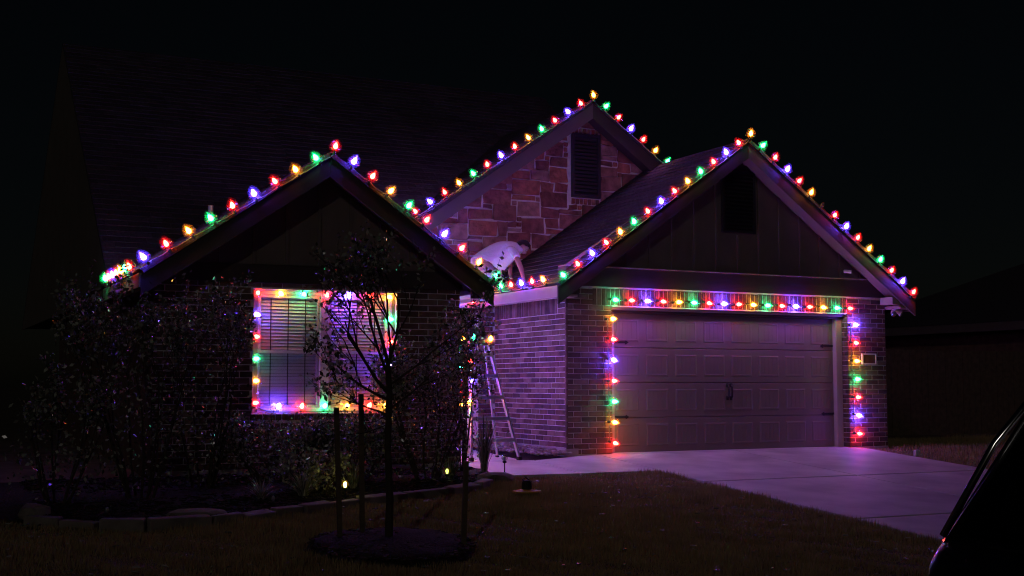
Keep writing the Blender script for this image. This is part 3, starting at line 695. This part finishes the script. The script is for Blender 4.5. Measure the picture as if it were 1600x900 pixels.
def head():
    bm=bmesh.new(); bmesh.ops.create_uvsphere(bm,u_segments=24,v_segments=16,radius=1)
    for v in bm.verts:
        x,y,z=v.co; v.co=(x*.078,y*.098,z*.115)
        if z<-.2: v.co.x*=1-.28*(-z-.2); v.co.y*=1-.12*(-z)
        if y<-.75 and abs(x)<.25 and -.35<z<.12: v.co.y-=.022*(1-abs(x)/.25)       # nose
        if y<-.6 and .08<z<.28 and .2<abs(x)<.55: v.co.y+=.010                       # eye sockets
        if y<-.6 and -.62<z<-.5 and abs(x)<.35: v.co.y+=.006                        # mouth
    me=bpy.data.meshes.new('head'); bm.to_mesh(me); bm.free(); me.materials.append(M['skin']); me.polygons.foreach_set('use_smooth',[True]*len(me.polygons))
    hd=link('head',me,PE,L(.035,1.46,3.19)); f_=Vector((.50,-.25,-.83)).normalized(); u_=(Vector((.8,-.1,.6))-f_*Vector((.8,-.1,.6)).dot(f_)).normalized(); hd.rotation_euler=Matrix((tuple((-f_).cross(u_)),tuple(-f_),tuple(u_))).transposed().to_euler()
    b=MB(); 
    for sx in (-1,1): b.lathe([(.012,-.028),(.02,-.01),(.021,.012),(.012,.028)],8,(sx*.08,.005,-.005))
    b.build('ear','skin',hd,smooth=True)
    b=MB()
    for sx in (-1,1): b.lathe([(.002,-.009),(.009,-.003),(.009,.003),(.002,.009)],8,(sx*.03,-.083,.02))
    b.build('eye','white',hd,smooth=True)
    bm=bmesh.new(); bmesh.ops.create_uvsphere(bm,u_segments=20,v_segments=14,radius=1)
    bmesh.ops.delete(bm,geom=[v for v in bm.verts if v.co.z<-.1+.75*(-v.co.y) and v.co.y<.15 or v.co.z<-.45],context='VERTS')
    for v in bm.verts: k=1+.03*rnd.random(); v.co=(v.co.x*.089*k,v.co.y*.110*k+.004,v.co.z*.126*k+.004)
    me=bpy.data.meshes.new('hair'); bm.to_mesh(me); bm.free(); me.materials.append(M['hair'])
    ho=link('hair',me,hd); s=ho.modifiers.new('s','SOLIDIFY'); s.thickness=.014
head()

# ------------------------------------------------------------------ plants
def leaves(pts,size,mname,name,parent,elong=1.9):
    """pts Nx3 leaf positions -> one joined mesh of small folded leaves"""
    n=len(pts); P=np.asarray(pts); a=rng.normal(size=(n,3)); a/=np.linalg.norm(a,axis=1)[:,None]
    t=rng.normal(size=(n,3)); b_=np.cross(a,t); b_/=np.linalg.norm(b_,axis=1)[:,None]; nn=np.cross(a,b_)
    s=size*(.6+.8*rng.random(n))[:,None]
    v=np.stack([P,P+a*s*.5*elong/1.9+b_*s*.28+nn*s*.06,P+a*s,P+a*s*.5-b_*s*.28+nn*s*.06],1).reshape(-1,3)
    f=np.arange(4*n).reshape(-1,4); me=bpy.data.meshes.new(name)
    me.vertices.add(4*n); me.vertices.foreach_set('co',v.ravel()); me.loops.add(4*n); me.loops.foreach_set('vertex_index',f.ravel())
    me.polygons.add(n); me.polygons.foreach_set('loop_start',np.arange(n)*4); me.update(calc_edges=True); me.validate(); me.materials.append(M[mname])
    return link(name,me,parent,kind='stuff')
def grow(b,p,d,ln,r,depth,tips,rr,up=.15,kids=(2,3),spread=.7):
    pts=[Vector(p)]; dd=Vector(d).normalized(); n=4
    for i in range(n):
        dd=(dd+Vector((rr.uniform(-.14,.14),rr.uniform(-.14,.14),rr.uniform(-.08,.14)+up*.2))).normalized(); pts.append(pts[-1]+dd*ln/n)
    b.tube(pts,[r*(1-.4*i/n) for i in range(n+1)],5 if depth>0 else 4,cap=False)
    if depth<=1:
        for q in pts[1:]: tips.append(tuple(q))
    if depth==0: return
    for k in range(rr.randint(*kids)):
        q=pts[rr.choice([2,3,4])]; s=Vector((rr.uniform(-1,1),rr.uniform(-1,1),rr.uniform(-.2,.7))).normalized()
        grow(b,q,(dd+s*spread).normalized(),ln*rr.uniform(.6,.85),r*.55,depth-1,tips,rr,up,kids,spread)
def spray(tips,n,rad):
    T=np.array(tips); i=rng.integers(0,len(T),n); return T[i]+rng.normal(size=(n,3))*rad
# staked sapling
tx,ty=-4.72,-5.31; tz=gh(ty)-.02
TR=thing('young_tree','thin young tree in the lawn, its bare-looking branches crossing the lit window','tree',(tx,ty,tz))
rr=random.Random(5); b=MB(); tips=[]
b.tube([(0,0,-.05),(.01,0,.4),(-.01,.01,.9),(.0,0,1.35),(-.02,.0,1.6)],[.042,.036,.032,.029,.026],8)
b.build('trunk','bark',TR)
b=MB()
# main limbs follow the photo: left leader, low left, upright, right
limbs=[((-.02,0,1.35),(-.75,.05,.70),.62,.017),((-.0,0,1.28),(-.95,.1,.42),.58,.014),((-.02,0,1.6),(-.22,0,1),.62,.018),((-.02,0,1.58),(.42,.1,.9),.60,.015),
       ((0,0,1.42),(.85,-.1,.55),.60,.013),((-.02,0,1.5),(-.5,-.3,.85),.55,.014),((0,0,1.15),(-.8,-.2,.25),.45,.011),((0,0,1.62),(.1,.3,1),.55,.013),((0,0,1.2),(.7,.2,.5),.5,.011)]
for p,d,ln,r in limbs: grow(b,p,d,ln,r,3,tips,rr,.1,(2,3),.62)
b.build('branch','bark',TR)
leaves(spray(tips,1900,.03),.048,'leaf','foliage',TR)
# stakes
for k,(bx_,by_,tx_,ty_,zt,lab) in enumerate([(-5.12,-5.19,-5.16,-5.15,1.22,'leaning wooden stake left of the young tree'),(-4.84,-4.97,-4.86,-4.95,1.32,'wooden stake close behind the young tree trunk'),(-4.18,-5.71,-4.08,-5.55,.78,'short wooden stake right of the young tree, tilted to the right')]):
    z0=gh(by_)-.03; s=thing('tree_stake',lab,'stake',(bx_,by_,z0),group='stakes round the young tree')
    b=MB(); seg_box(b,(0,0,-.1),(tx_-bx_,ty_-by_,zt),.02,.02); b.build('post','wood',s,bevel=.004)
    b=MB(); q=Vector((tx-bx_,ty-by_,zt*.8+.1)); b.tube([(0,0,zt*.8),tuple(q*.5+Vector((0,0,zt*.4-.03))),tuple(q)],.004,5); b.build('tie_wire','rubber',s)
# mulch ring
b=MB(); N=40; ring=[]
b.v.append((0,0,.075))
for rr_,zz in ((.35,.065),(.62,.05),(.74,-.02)):
    for i in range(N):
        th=2*math.pi*i/N; k=rr_*(1+.06*math.sin(3*th)+rnd.uniform(-.03,.03)); x=math.cos(th)*k; y=math.sin(th)*k; b.v.append((x,y,zz+rnd.uniform(-.012,.012)+.075*y))
b.f=[(0,1+i,1+(i+1)%N) for i in range(N)]
for q in range(2): b.f+=[(1+q*N+i,1+(q+1)*N+i,1+(q+1)*N+(i+1)%N,1+q*N+(i+1)%N) for i in range(N)]
b.build('mulch_ring','mulch',None,(-4.72,-5.42,gh(-5.42)),smooth=True,kind='stuff')
def chips(name,n,sampler,size,m):
    b=MB()
    for _ in range(n):
        x,y,z=sampler(); s=size*rnd.uniform(.5,1.5); q=Matrix.Rotation(rnd.uniform(0,6.28),3,'Z')@Matrix.Rotation(rnd.uniform(-.5,.5),3,'X')
        c=[Vector((x,y,z))+q@Vector(v) for v in ((-s,-s*.35,0),(s,-s*.3,0),(s*.9,s*.35,.004),(-s*.8,s*.3,0))]
        b.quadbox(c,[v+Vector((0,0,s*.3)) for v in c])
    return b.build(name,m,None,kind='stuff')
def sring():
    th=rnd.uniform(0,6.28); k=.72*math.sqrt(rnd.random()); y=math.sin(th)*k
    return (-4.72+math.cos(th)*k,-5.42+y,gh(-5.42+y)+.055-.03*(k/.72)**2)
chips('mulch_chips',1500,sring,.024,'bark')

# planting bed in front of the window
EDGE=[(-7.9,-3.0),(-7.54,-3.3),(-6.95,-3.75),(-6.55,-3.9),(-5.94,-3.83),(-4.95,-3.44),(-4.21,-3.06),(-3.6,-2.85),(-3.01,-2.69),(-2.53,-2.42),(-1.95,-1.85)]
b=MB(); top=[(x,y,gh(y)-.015) for x,y in EDGE]; back=[(x,-.98,gh(-.98)+.01) for x,y in EDGE]
for i in range(len(EDGE)-1):
    k=len(b.v); mid0=((top[i][0]+back[i][0])/2,(top[i][1]+back[i][1])/2,(top[i][2]+back[i][2])/2+.05); mid1=((top[i+1][0]+back[i+1][0])/2,(top[i+1][1]+back[i+1][1])/2,(top[i+1][2]+back[i+1][2])/2+.05)
    b.v+=[top[i],top[i+1],mid1,mid0,back[i+1],back[i]]; b.f+=[(k,k+1,k+2,k+3),(k+3,k+2,k+4,k+5)]
b.build('planting_bed','mulch',None,kind='structure',smooth=True)
ED=thing('bed_edging','low uneven stone edging curving round the planting bed','edging')
for i in range(1,len(EDGE)-1):
    A=Vector(EDGE[i]); B=Vector(EDGE[i+1]); n=max(1,int((B-A).length/.33))
    for j in range(n):
        p=A.lerp(B,j/n); q=A.lerp(B,(j+1)/n); d=(q-p).normalized(); nn=Vector((-d.y,d.x)); p=p+d*.01; q=q-d*.012
        wv=rnd.uniform(.05,.085); h=rnd.uniform(.03,.065); c=[p-nn*wv,q-nn*wv*rnd.uniform(.8,1.1),q+nn*wv,p+nn*wv*rnd.uniform(.8,1.1)]
        b=MB(); b.quadbox([(v.x,v.y,gh(v.y)-.06) for v in c],[(v.x*.985+p.lerp(q,.5).x*.015,v.y*.985+p.lerp(q,.5).y*.015,gh(v.y)+h+rnd.uniform(-.012,.012)) for v in c]); b.build('edging_stone','edge',ED,bevel=.012)
def sbed():
    while True:
        x=rnd.uniform(-7.4,-2.0); y=rnd.uniform(-3.8,-1.05)
        if y>np.interp(x,[e[0] for e in EDGE],[e[1] for e in EDGE])+.05: return (x,y,gh(y)+.03)
chips('bed_mulch_chips',3200,sbed,.028,'mulch')
def rockobj(name,label,cat,loc,s,m='edge',seed=0,group=None):
    r_=random.Random(seed); bm=bmesh.new(); bmesh.ops.create_icosphere(bm,subdivisions=2,radius=1)
    for v in bm.verts: v.co=Vector((v.co.x*s[0],v.co.y*s[1],max(-.3,min(.75,v.co.z))*s[2]))*(1+r_.uniform(-.12,.12))
    me=bpy.data.meshes.new(name); bm.to_mesh(me); bm.free(); me.materials.append(M[m]); o=link(name,me,None,loc); o['label']=label; o['category']=cat
    if group: o['group']=group
    return o
rockobj('flat_rock','flat pale rock lying at the bed edge below the dark left shrubs','rock',(-6.05,-3.60,gh(-3.6)+.03),(.30,.13,.07),seed=1)
rockobj('flat_rock','long low rock at the end of the bed beside the walkway','rock',(-2.12,-2.05,gh(-2.05)+.02),(.26,.12,.10),seed=2)
rockobj('flat_rock','rounded rock at the far left corner of the planting bed','rock',(-7.45,-3.2,gh(-3.2)+.03),(.14,.12,.13),seed=3)
def shrub(name,label,loc,w_,dp,h,nl,ls,stems,seed,m='leaf',cat='shrub',depth=2,open_=.03,ln=.4):
    T=thing(name,label,cat,(loc[0],loc[1],gh(loc[1])),group=None); r_=random.Random(seed); b=MB(); tips=[]
    for _ in range(stems):
        th=r_.uniform(0,6.28); d=Vector((math.cos(th)*w_*.55,math.sin(th)*dp*.5,h)).normalized()
        p=Vector((math.cos(th)*w_*.12,math.sin(th)*dp*.1,-.02)); q=p+d*h*.42
        b.tube([p,p.lerp(q,.5)+Vector((r_.uniform(-.03,.03),0,0)),q],[.014,.012,.010],5)
        grow(b,q,d,h*ln,.009,depth,tips,r_,.25,(2,3),.55)
    b.build('stem','bark',T); T2=[t for t in tips if t[2]>.05]
    P=spray(T2,nl,open_)
    k=int(nl*.28); a=rng.normal(size=(k,3))*np.array([w_*.30,dp*.30,h*.20])+np.array([0,0,h*.45]); a=a[a[:,2]>.04]
    leaves(np.concatenate([P,a]),ls,m,'foliage',T); return T
shrub('tall_shrub','tall airy many-stemmed shrub at the left corner of the house',(-6.35,-2.5),1.1,.8,2.05,3800,.05,11,11,depth=3,ln=.28)
shrub('tall_shrub','second tall shrub between the left corner and the window',(-5.62,-2.0),.8,.6,2.0,2400,.045,7,12,depth=3,ln=.28)
shrub('left_shrub','lower dark shrub at the far left end of the bed',(-7.2,-2.6),.9,.7,1.15,1500,.05,9,13)
shrub('bushy_shrub','dense bush between the window and the porch',(-2.95,-1.95),1.0,.7,1.35,6500,.042,16,14,open_=.06)
shrub('bushy_shrub','low wide bush under the left half of the window',(-4.75,-1.75),1.2,.6,.80,4200,.045,14,15,open_=.06,ln=.3)
shrub('bushy_shrub','low bush under the right half of the window',(-3.8,-1.75),1.0,.6,.72,3600,.045,12,16,open_=.06,ln=.3)
shrub('porch_shrub','slender leafy shrub rising beside the stepladder',(-2.26,-1.35),.42,.4,2.1,1100,.045,6,17,depth=3,ln=.26)
shrub('grey_shrub','small silvery-leaved plant in front of the window bushes',(-4.5,-2.5),.6,.4,.42,1500,.05,9,18,m='leaf2')
def tuft(name,label,loc,h,n,spread,m,seed,wd=.008):
    r_=random.Random(seed); b=MB()
    for _ in range(n):
        th=r_.uniform(0,6.28); hh=h*r_.uniform(.55,1.1); s=spread*r_.uniform(.3,1); d=Vector((math.cos(th),math.sin(th),0)); sd=Vector((-d.y,d.x,0))*wd
        base=d*.03*r_.random(); pr=[]
        for t in (0,.35,.7,1): pr.append((base+d*s*t**1.7+Vector((0,0,hh*(t-.45*t*t*(s/h)*1.2))),1-t*.85))
        i=len(b.v)
        for p,k in pr: b.v+=[tuple(p-sd*k),tuple(p+sd*k)]
        for k in range(3): b.f.append((i+2*k,i+2*k+1,i+2*k+3,i+2*k+2))
    o=b.build(name,m,None,(loc[0],loc[1],gh(loc[1])-.01)); o['label']=label; o['category']='ornamental grass'; return o
tuft('grass_clump','arching grass clump in front of the low bushes, left of the young tree',(-4.72,-2.75),.40,150,.30,'leaf2',1)
tuft('grass_clump','arching grass clump directly behind the young tree trunk',(-4.02,-2.35),.42,150,.28,'leaf2',2)
tuft('grass_clump','dark grass clump near the dim yellow globe',(-2.75,-2.15),.42,130,.26,'leaf',3)
tuft('grass_clump','small grass tuft at the left of the two lit globes',(-5.2,-2.85),.30,100,.24,'leaf2',4)
tuft('grass_clump','tall spiky dark plant hiding the foot of the stepladder',(-2.06,-1.62),.75,80,.2,'leaf',6,.016)

def slawn():
    while True:
        x=rnd.uniform(-9,.4); y=rnd.uniform(-8,-1.8)
        if y<np.interp(x,[e[0] for e in EDGE],[e[1] for e in EDGE])-.1 or x>-1.9: return (x,y,gh(y)-.005)
chips('fallen_leaves',420,slawn,.022,'leaf2')
# river rocks along the garage side wall
b=MB()
for _ in range(420):
    t=rnd.random(); y=-.28+t*2.6; x=rnd.uniform(-.86+.5*max(0,(.3-y)),-.05); s=rnd.uniform(.025,.05)
    if y<.0 and x<-.75-.0: continue
    bm_=[(s,0,0),(0,s*.8,0),(-s,0,0),(0,-s*.8,0),(0,0,s*.7),(0,0,-s*.5)]
    a=rnd.uniform(0,6.28); i=len(b.v)
    ring_=[]
    for zz,k in ((-.4,.6),(.1,1),(.5,.6)):
        for j in range(6):
            th=a+j*math.pi/3; ring_.append((x+math.cos(th)*s*k*rnd.uniform(.85,1.1),y+math.sin(th)*s*k*.8,gh(y)+.03+zz*s+rnd.uniform(0,.01)+.02))
    b.v+=ring_; b.f.append(tuple(i+5-j for j in range(6))); b.f.append(tuple(i+12+j for j in range(6)))
    for q in range(2):
        for j in range(6): b.f.append((i+q*6+j,i+q*6+(j+1)%6,i+(q+1)*6+(j+1)%6,i+(q+1)*6+j))
b.build('river_rocks','rock',None,kind='stuff',smooth=True)
sheet('rock_bed','mulch',-.86,-.02,-.3,2.4,-.01,kind='structure')

# lawn blades
def lawn(n):
    x=rng.uniform(-11,.5,n*2); y=rng.uniform(-8.8,-1.2,n*2)
    ex=np.array([e[0] for e in EDGE]); ey=np.array([e[1] for e in EDGE])
    ylim=np.interp(x,ex,ey,left=-2.5); ylim=np.where(x>-1.95,-1.72,ylim-.05)
    keep=(y<ylim)&((x+4.72)**2+(y+5.42)**2>.72**2); x=x[keep][:n]; y=y[keep][:n]
    xr=rng.uniform(5.45,11,n//6); yr=rng.uniform(-6,2,n//6); x=np.concatenate([x,xr]); y=np.concatenate([y,yr]); n=len(x)
    z=np.where(y>0,.054+.02*y,np.where(y>-8,.054+.075*y,-.546+.054*(y+8)))-.05
    a=rng.uniform(0,6.283,n); h=rng.uniform(.02,.06,n)*(1+.45*np.sin(x*2.1+np.sin(y*3))+.35*np.sin(x*9.3+y*7.1)); lean=rng.uniform(.005,.03,n); la=rng.uniform(0,6.283,n); wd=.0045
    dx,dy=np.cos(a)*wd,np.sin(a)*wd
    v=np.stack([np.stack([x-dx,y-dy,z],1),np.stack([x+dx,y+dy,z],1),np.stack([x+np.cos(la)*lean,y+np.sin(la)*lean,z+h+.012],1)],1).reshape(-1,3)
    me=bpy.data.meshes.new('lawn_grass'); me.vertices.add(3*n); me.vertices.foreach_set('co',v.ravel()); me.loops.add(3*n); me.loops.foreach_set('vertex_index',np.arange(3*n))
    me.polygons.add(n); me.polygons.foreach_set('loop_start',np.arange(n)*3); me.update(calc_edges=True); me.materials.append(M['grass'])
    link('lawn_grass',me,None,kind='stuff')
lawn(300000)

# ------------------------------------------------------------------ globe path lights
def globe(label,x,y,h,m,r=.042):
    z=gh(y)-.02; T=thing('path_light',label,'garden light',(x,y,z),group='globe lights along the bed edge')
    b=MB(); b.tube([(0,0,0),(0,0,h-r)],.007,6); b.build('stake','rubber',T)
    b=MB(); b.lathe([(.024,h-r-.02),(.028,h-r-.004),(.018,h-r+.006)],10); b.build('collar','rubber',T)
    pr=[(r*math.sin(t),h-r*math.cos(t)+.0) for t in np.linspace(.15,math.pi-.05,9)]
    b=MB(); b.lathe(pr,14); b.build('globe','globe' if m=='globe' else 'shell1Y',T,smooth=True)
    b=MB(); b.lathe([(.010,h-r),(.017,h-.012),(.017,h+.008),(.006,h+.02)],8); b.build('lamp_core',m if m!='globe' else 'steel',T,smooth=True)
globe('brightly lit yellow globe light, left of the young tree trunk',-4.20-.12,-2.95,.19,'globelit')
globe('dim yellow-green globe light in front of the dense bush',-2.92,-2.45,.22,'globedim')
globe('unlit clear globe light below the left edge of the window',-5.2,-3.30,.13,'globe')
globe('clear globe light on a thin stake beside the walkway',-1.84,-1.75,.25,'globe')
globe('unlit clear globe light at the far left of the bed',-6.85,-3.55,.13,'globe')

# ------------------------------------------------------------------ string trimmer on the lawn
tr=Vector((-2.17,-3.0,gh(-3.0)-.02)); TM=thing('string_trimmer','string trimmer lying on the lawn with a yellow guard','garden tool',tuple(tr))
b=MB(); b.lathe([(.155,.02),(.17,.03),(.165,.045),(.06,.06),(.04,.062)],18); b.build('guard','yellow',TM,smooth=False)
b=MB(); b.lathe([(.05,.06),(.06,.07),(.058,.13),(.045,.16),(.02,.165)],14); b.build('motor_head','rubber',TM)
b=MB(); b.tube([(.04,.03,.12),(.13,.22,.07),(.36,.62,.045)],.014,8); b.build('shaft','steel',TM,smooth=True)
b=MB(); b.tube([(.36,.62,.045),(.5,.84,.05)],[.024,.03],8); b.build('grip','rubber',TM)
b=MB(); b.tube([(.26,.44,.06),(.2,.5,.13),(.27,.56,.15),(.32,.5,.1),(.28,.46,.06)],.009,6); b.build('loop_handle','rubber',TM)
for k,t in enumerate((.2,.5,.8)):
    p=Vector((.13,.22,.07)).lerp(Vector((.36,.62,.045)),t); b=MB(); d=Vector((.23,.4,-.025)).normalized(); b.tube([tuple(p-d*.02),tuple(p+d*.02)],.0165,8); b.build('shaft_band','rubber',TM)
# small pale block beside the driveway
o=bx('marker_block','white',None,-.045,.045,-.03,.03,0,.1,bevel=.012); o.location=(5.66,-1.03,gh(-1.03)-.03); o['label']='small pale block in the grass just right of the driveway'; o['category']='marker'

# ------------------------------------------------------------------ floodlight and camera on the garage
F=thing('floodlight','unlit twin-head floodlight under the right end of the garage eave','floodlight',(6.12,-.16,2.30))
b=MB(); b.lathe([(.05,-.03),(.055,-.01),(.055,0)],12); b.build('mount','white',F)
for dx,rz in ((-.07,-.5),(.09,.5)):
    b=MB(); b.lathe([(.02,.09),(.03,.06),(.048,.0),(.05,-.01)],12); o=b.build('lamp_head','white',F,(dx,-.03,-.07),smooth=True); o.rotation_euler=(R(-60),0,rz)
    b=MB(); b.lathe([(.046,-.012),(.03,-.02),(.005,-.024)],12); q=b.build('lens','globe',o,smooth=True)
    b=MB(); b.tube([(0,0,-.02),(dx*.6,-.01,-.04),(dx,-.02,-.05)],.01,6); b.build('arm','white',F)
Cc=thing('security_camera','small white camera on the siding near the right corner of the garage gable','camera',(5.17,-.03,2.90))
b=MB(); b.lathe([(.03,0),(.03,.012),(.015,.02)],12); o=b.build('base','white',Cc); o.rotation_euler=(R(90),0,0)
b=MB(); b.tube([(-.03,-.03,0),(.06,-.09,-.01)],[.026,.028],12); b.build('camera_body','white',Cc,smooth=False)
b=MB(); b.tube([(.06,-.09,-.01),(.064,-.093,-.01)],.018,12); b.build('lens','rubber',Cc)

# ------------------------------------------------------------------ dark SUV parked at the kerb on the right
def car():
    T=thing('parked_car','dark SUV cut off by the right edge, its sloping tail against the driveway','car',(-4.60,-12.45,-.66))
    # profile along +x from the tail (x=0), z above the street; half width w
    prof=[(0.02,.42,.86),(-.03,.62,.90),(-.02,.86,.92),(.03,.97,.90),(.12,1.02,.87),(.30,1.42,.72),(.42,1.68,.64),(.60,1.74,.62),(1.6,1.77,.62),(2.6,1.72,.61),(3.35,1.15,.80),(3.6,1.08,.84),(4.4,.98,.84),(4.62,.80,.80),(4.66,.45,.78)]
    # body: cross-sections lofted
    secs_=[]
    xs=[(-.02,.40,.62,.62),(.0,.35,.97,.99),(.10,.30,1.01,1.03),(.6,.28,1.03,1.74),(1.3,.28,1.03,1.77),(2.4,.28,1.02,1.74),(3.3,.28,1.06,1.12),(4.2,.28,1.0,1.02),(4.55,.32,.85,.86),(4.64,.4,.7,.7)]
    b=MB()
    def ring(x,zb,zs,hw,hb):
        return [(x,-hb,zb),(x,-hw,zb+.18),(x,-hw-.02,(zb+zs)/2),(x,-hw+.02,zs-.06),(x,-hw+.07,zs),(x,hw-.07,zs),(x,hw-.02,zs-.06),(x,hw+.02,(zb+zs)/2),(x,hw,zb+.18),(x,hb,zb)]
    rs=[ring(-.05,.45,.72,.70,.66),ring(-.02,.34,.98,.84,.76),(ring(.10,.30,1.05,.89,.80)),ring(.8,.26,1.06,.91,.82),ring(2.4,.26,1.06,.91,.82),ring(3.3,.26,1.08,.90,.82),ring(4.3,.28,.98,.87,.8),ring(4.62,.36,.80,.74,.7)]
    n=10
    for r_ in rs: b.v+=r_
    for i in range(len(rs)-1):
        for j in range(n): b.f.append((i*n+j,i*n+(j+1)%n,(i+1)*n+(j+1)%n,(i+1)*n+j))
    b.f.append(tuple(range(n-1,-1,-1))); b.f.append(tuple((len(rs)-1)*n+j for j in range(n)))
    body=b.build('body','carpaint',T,smooth=True); m_=body.modifiers.new('b','BEVEL'); m_.width=.05; m_.segments=3; m_.limit_method='ANGLE'; m_.angle_limit=R(25)
    b=MB()
    def cab(x,z,hw,zl=1.0,hl=.84): return [(x[0],-hl,zl),(x[1],-hw,z-.08),(x[2],-hw+.12,z),(x[2],hw-.12,z),(x[1],hw,z-.08),(x[0],hl,zl)]
    rs=[cab((.05,.40,.50),1.66,.66),cab((.35,.62,.7),1.74,.68),cab((1.6,1.6,1.6),1.77,.69),cab((2.7,2.45,2.4),1.74,.68),cab((3.35,2.7,2.6),1.66,.66)]
    for r_ in rs: b.v+=r_
    for i in range(4):
        for j in range(6): b.f.append((i*6+j,i*6+(j+1)%6,(i+1)*6+(j+1)%6,(i+1)*6+j))
    b.f.append(tuple(range(5,-1,-1))); b.f.append(tuple(24+j for j in range(6)))
    cabn=b.build('cabin','carpaint',T,bevel=.03)
    b=MB(); b.v=[(.07,-.70,1.08),(.07,.70,1.08),(.40,.56,1.60),(.40,-.56,1.60)]; b.v=[(x-.02,y,z) for x,y,z in b.v]; b.v+=[(x+.03,y,z) for x,y,z in b.v]; b.f=[(3,2,1,0),(4,5,6,7),(0,1,5,4),(1,2,6,5),(2,3,7,6),(3,0,4,7)]; b.build('rear_window','cargl',T)
    for s_ in (-1,1):
        for (x0,x1,x2,x3) in ((.62,.62+.14,1.3,1.3),(1.36,1.36,2.25,2.25),(2.32,2.32,2.95,2.6)):
            pts=[(x0,s_*.855,1.09),(x3 if x3<x2 else x2,s_*.855,1.09),(x3,s_*.72,1.6),(x1,s_*.72,1.6)]
            if x0==2.32: pts=[(2.32,s_*.855,1.09),(3.1,s_*.855,1.09),(2.62,s_*.72,1.6),(2.32,s_*.72,1.6)]
            b=MB(); b.poly_extrude(pts if s_<0 else pts[::-1],(0,s_*.012,0)); b.build('side_window','cargl',T)
        b=MB(); b.tube([(.06,s_*.80,1.05),(.30,s_*.72,1.45),(.48,s_*.62,1.70),(1.0,s_*.60,1.785),(2.2,s_*.60,1.785)],.018,6); b.build('roof_rail','chrome',T,smooth=True)
        b=MB(); b.quadbox([(-.03,s_*.60,.72),(.20,s_*.90,.72),(.20,s_*.86,.76),(.0,s_*.58,.76)],[(-.02,s_*.60,.98),(.20,s_*.885,1.02),(.20,s_*.84,1.02),(.02,s_*.58,.98)]); b.build('tail_lamp','taillamp',T,bevel=.015)
        for x in (.85,3.65):
            wh=bpy.data.objects.new('wheel',None); COL.objects.link(wh); wh.parent=T; wh.location=(x,s_*.86,.34)
            b=MB(); b.lathe([(.20,-.11),(.32,-.11),(.34,-.06),(.34,.06),(.32,.11),(.20,.11)],24); o=b.build('tyre','rubber',wh); o.rotation_euler=(R(90),0,0)
            b=MB(); b.lathe([(.21,-.07),(.21,.085),(.12,.06),(.05,.09)],16); o=b.build('rim','chrome',wh); o.rotation_euler=(R(90 if s_<0 else -90),0,0)
        b=MB(); b.lathe([(.03,-.1),(.09,-.06),(.1,.0),(.09,.07),(.03,.1)],10); o=b.build('mirror','carpaint',T,(2.95,s_*1.0,1.12),smooth=True); o.rotation_euler=(R(90),0,0)
    bx('number_plate','white',T,-.06,-.045,-.26,.26,.70,.82); bx('bumper','rubber',T,-.09,.1,-.78,.78,.36,.56,bevel=.04)
    b=MB(); b.quadbox([(.36,-.55,1.69),(.62,-.55,1.75),(.62,.55,1.75),(.36,.55,1.69)],[(.34,-.55,1.71),(.62,-.55,1.775),(.62,.55,1.775),(.34,.55,1.71)]); b.build('spoiler','carpaint',T,bevel=.01)
car()

# ------------------------------------------------------------------ neighbour's house, a dark bulk on the right
NH=thing('neighbour_house','unlit house in the dark beyond the right side of the driveway','house',(0,0,0))
b=MB(); b.box(13.7,22,-3.5,9.5,-.2,2.3); b.build('wall','brick',NH)
bx('eave_fascia','rake',NH,13.28,13.34,-4,10,2.26,2.46); bx('soffit','darktrim',NH,13.34,13.7,-4,10,2.27,2.3)
b=MB(); b.quadbox([(13.26,-4,2.46),(22.4,-4,2.46),(22.4,10,2.46),(13.26,10,2.46)],[(17.8,.5,4.6),(17.85,.5,4.6),(17.85,5.5,4.6),(17.8,5.5,4.6)]); b.build('roof','shingle',NH)
FE=thing('side_fence','dark board fence between the garage and the neighbouring house','fence',(0,0,0))
for i in range(44): bx('fence_board','wood',FE,6.1+i*.16,6.1+i*.16+.15,3.0+.004*(i%3),3.02+.004*(i%3),.0,1.75+.01*(i%2))
bx('fence_rail','wood',FE,6.1,13.2,3.035,3.07,.4,.48); bx('fence_rail','wood',FE,6.1,13.2,3.035,3.07,1.4,1.48)
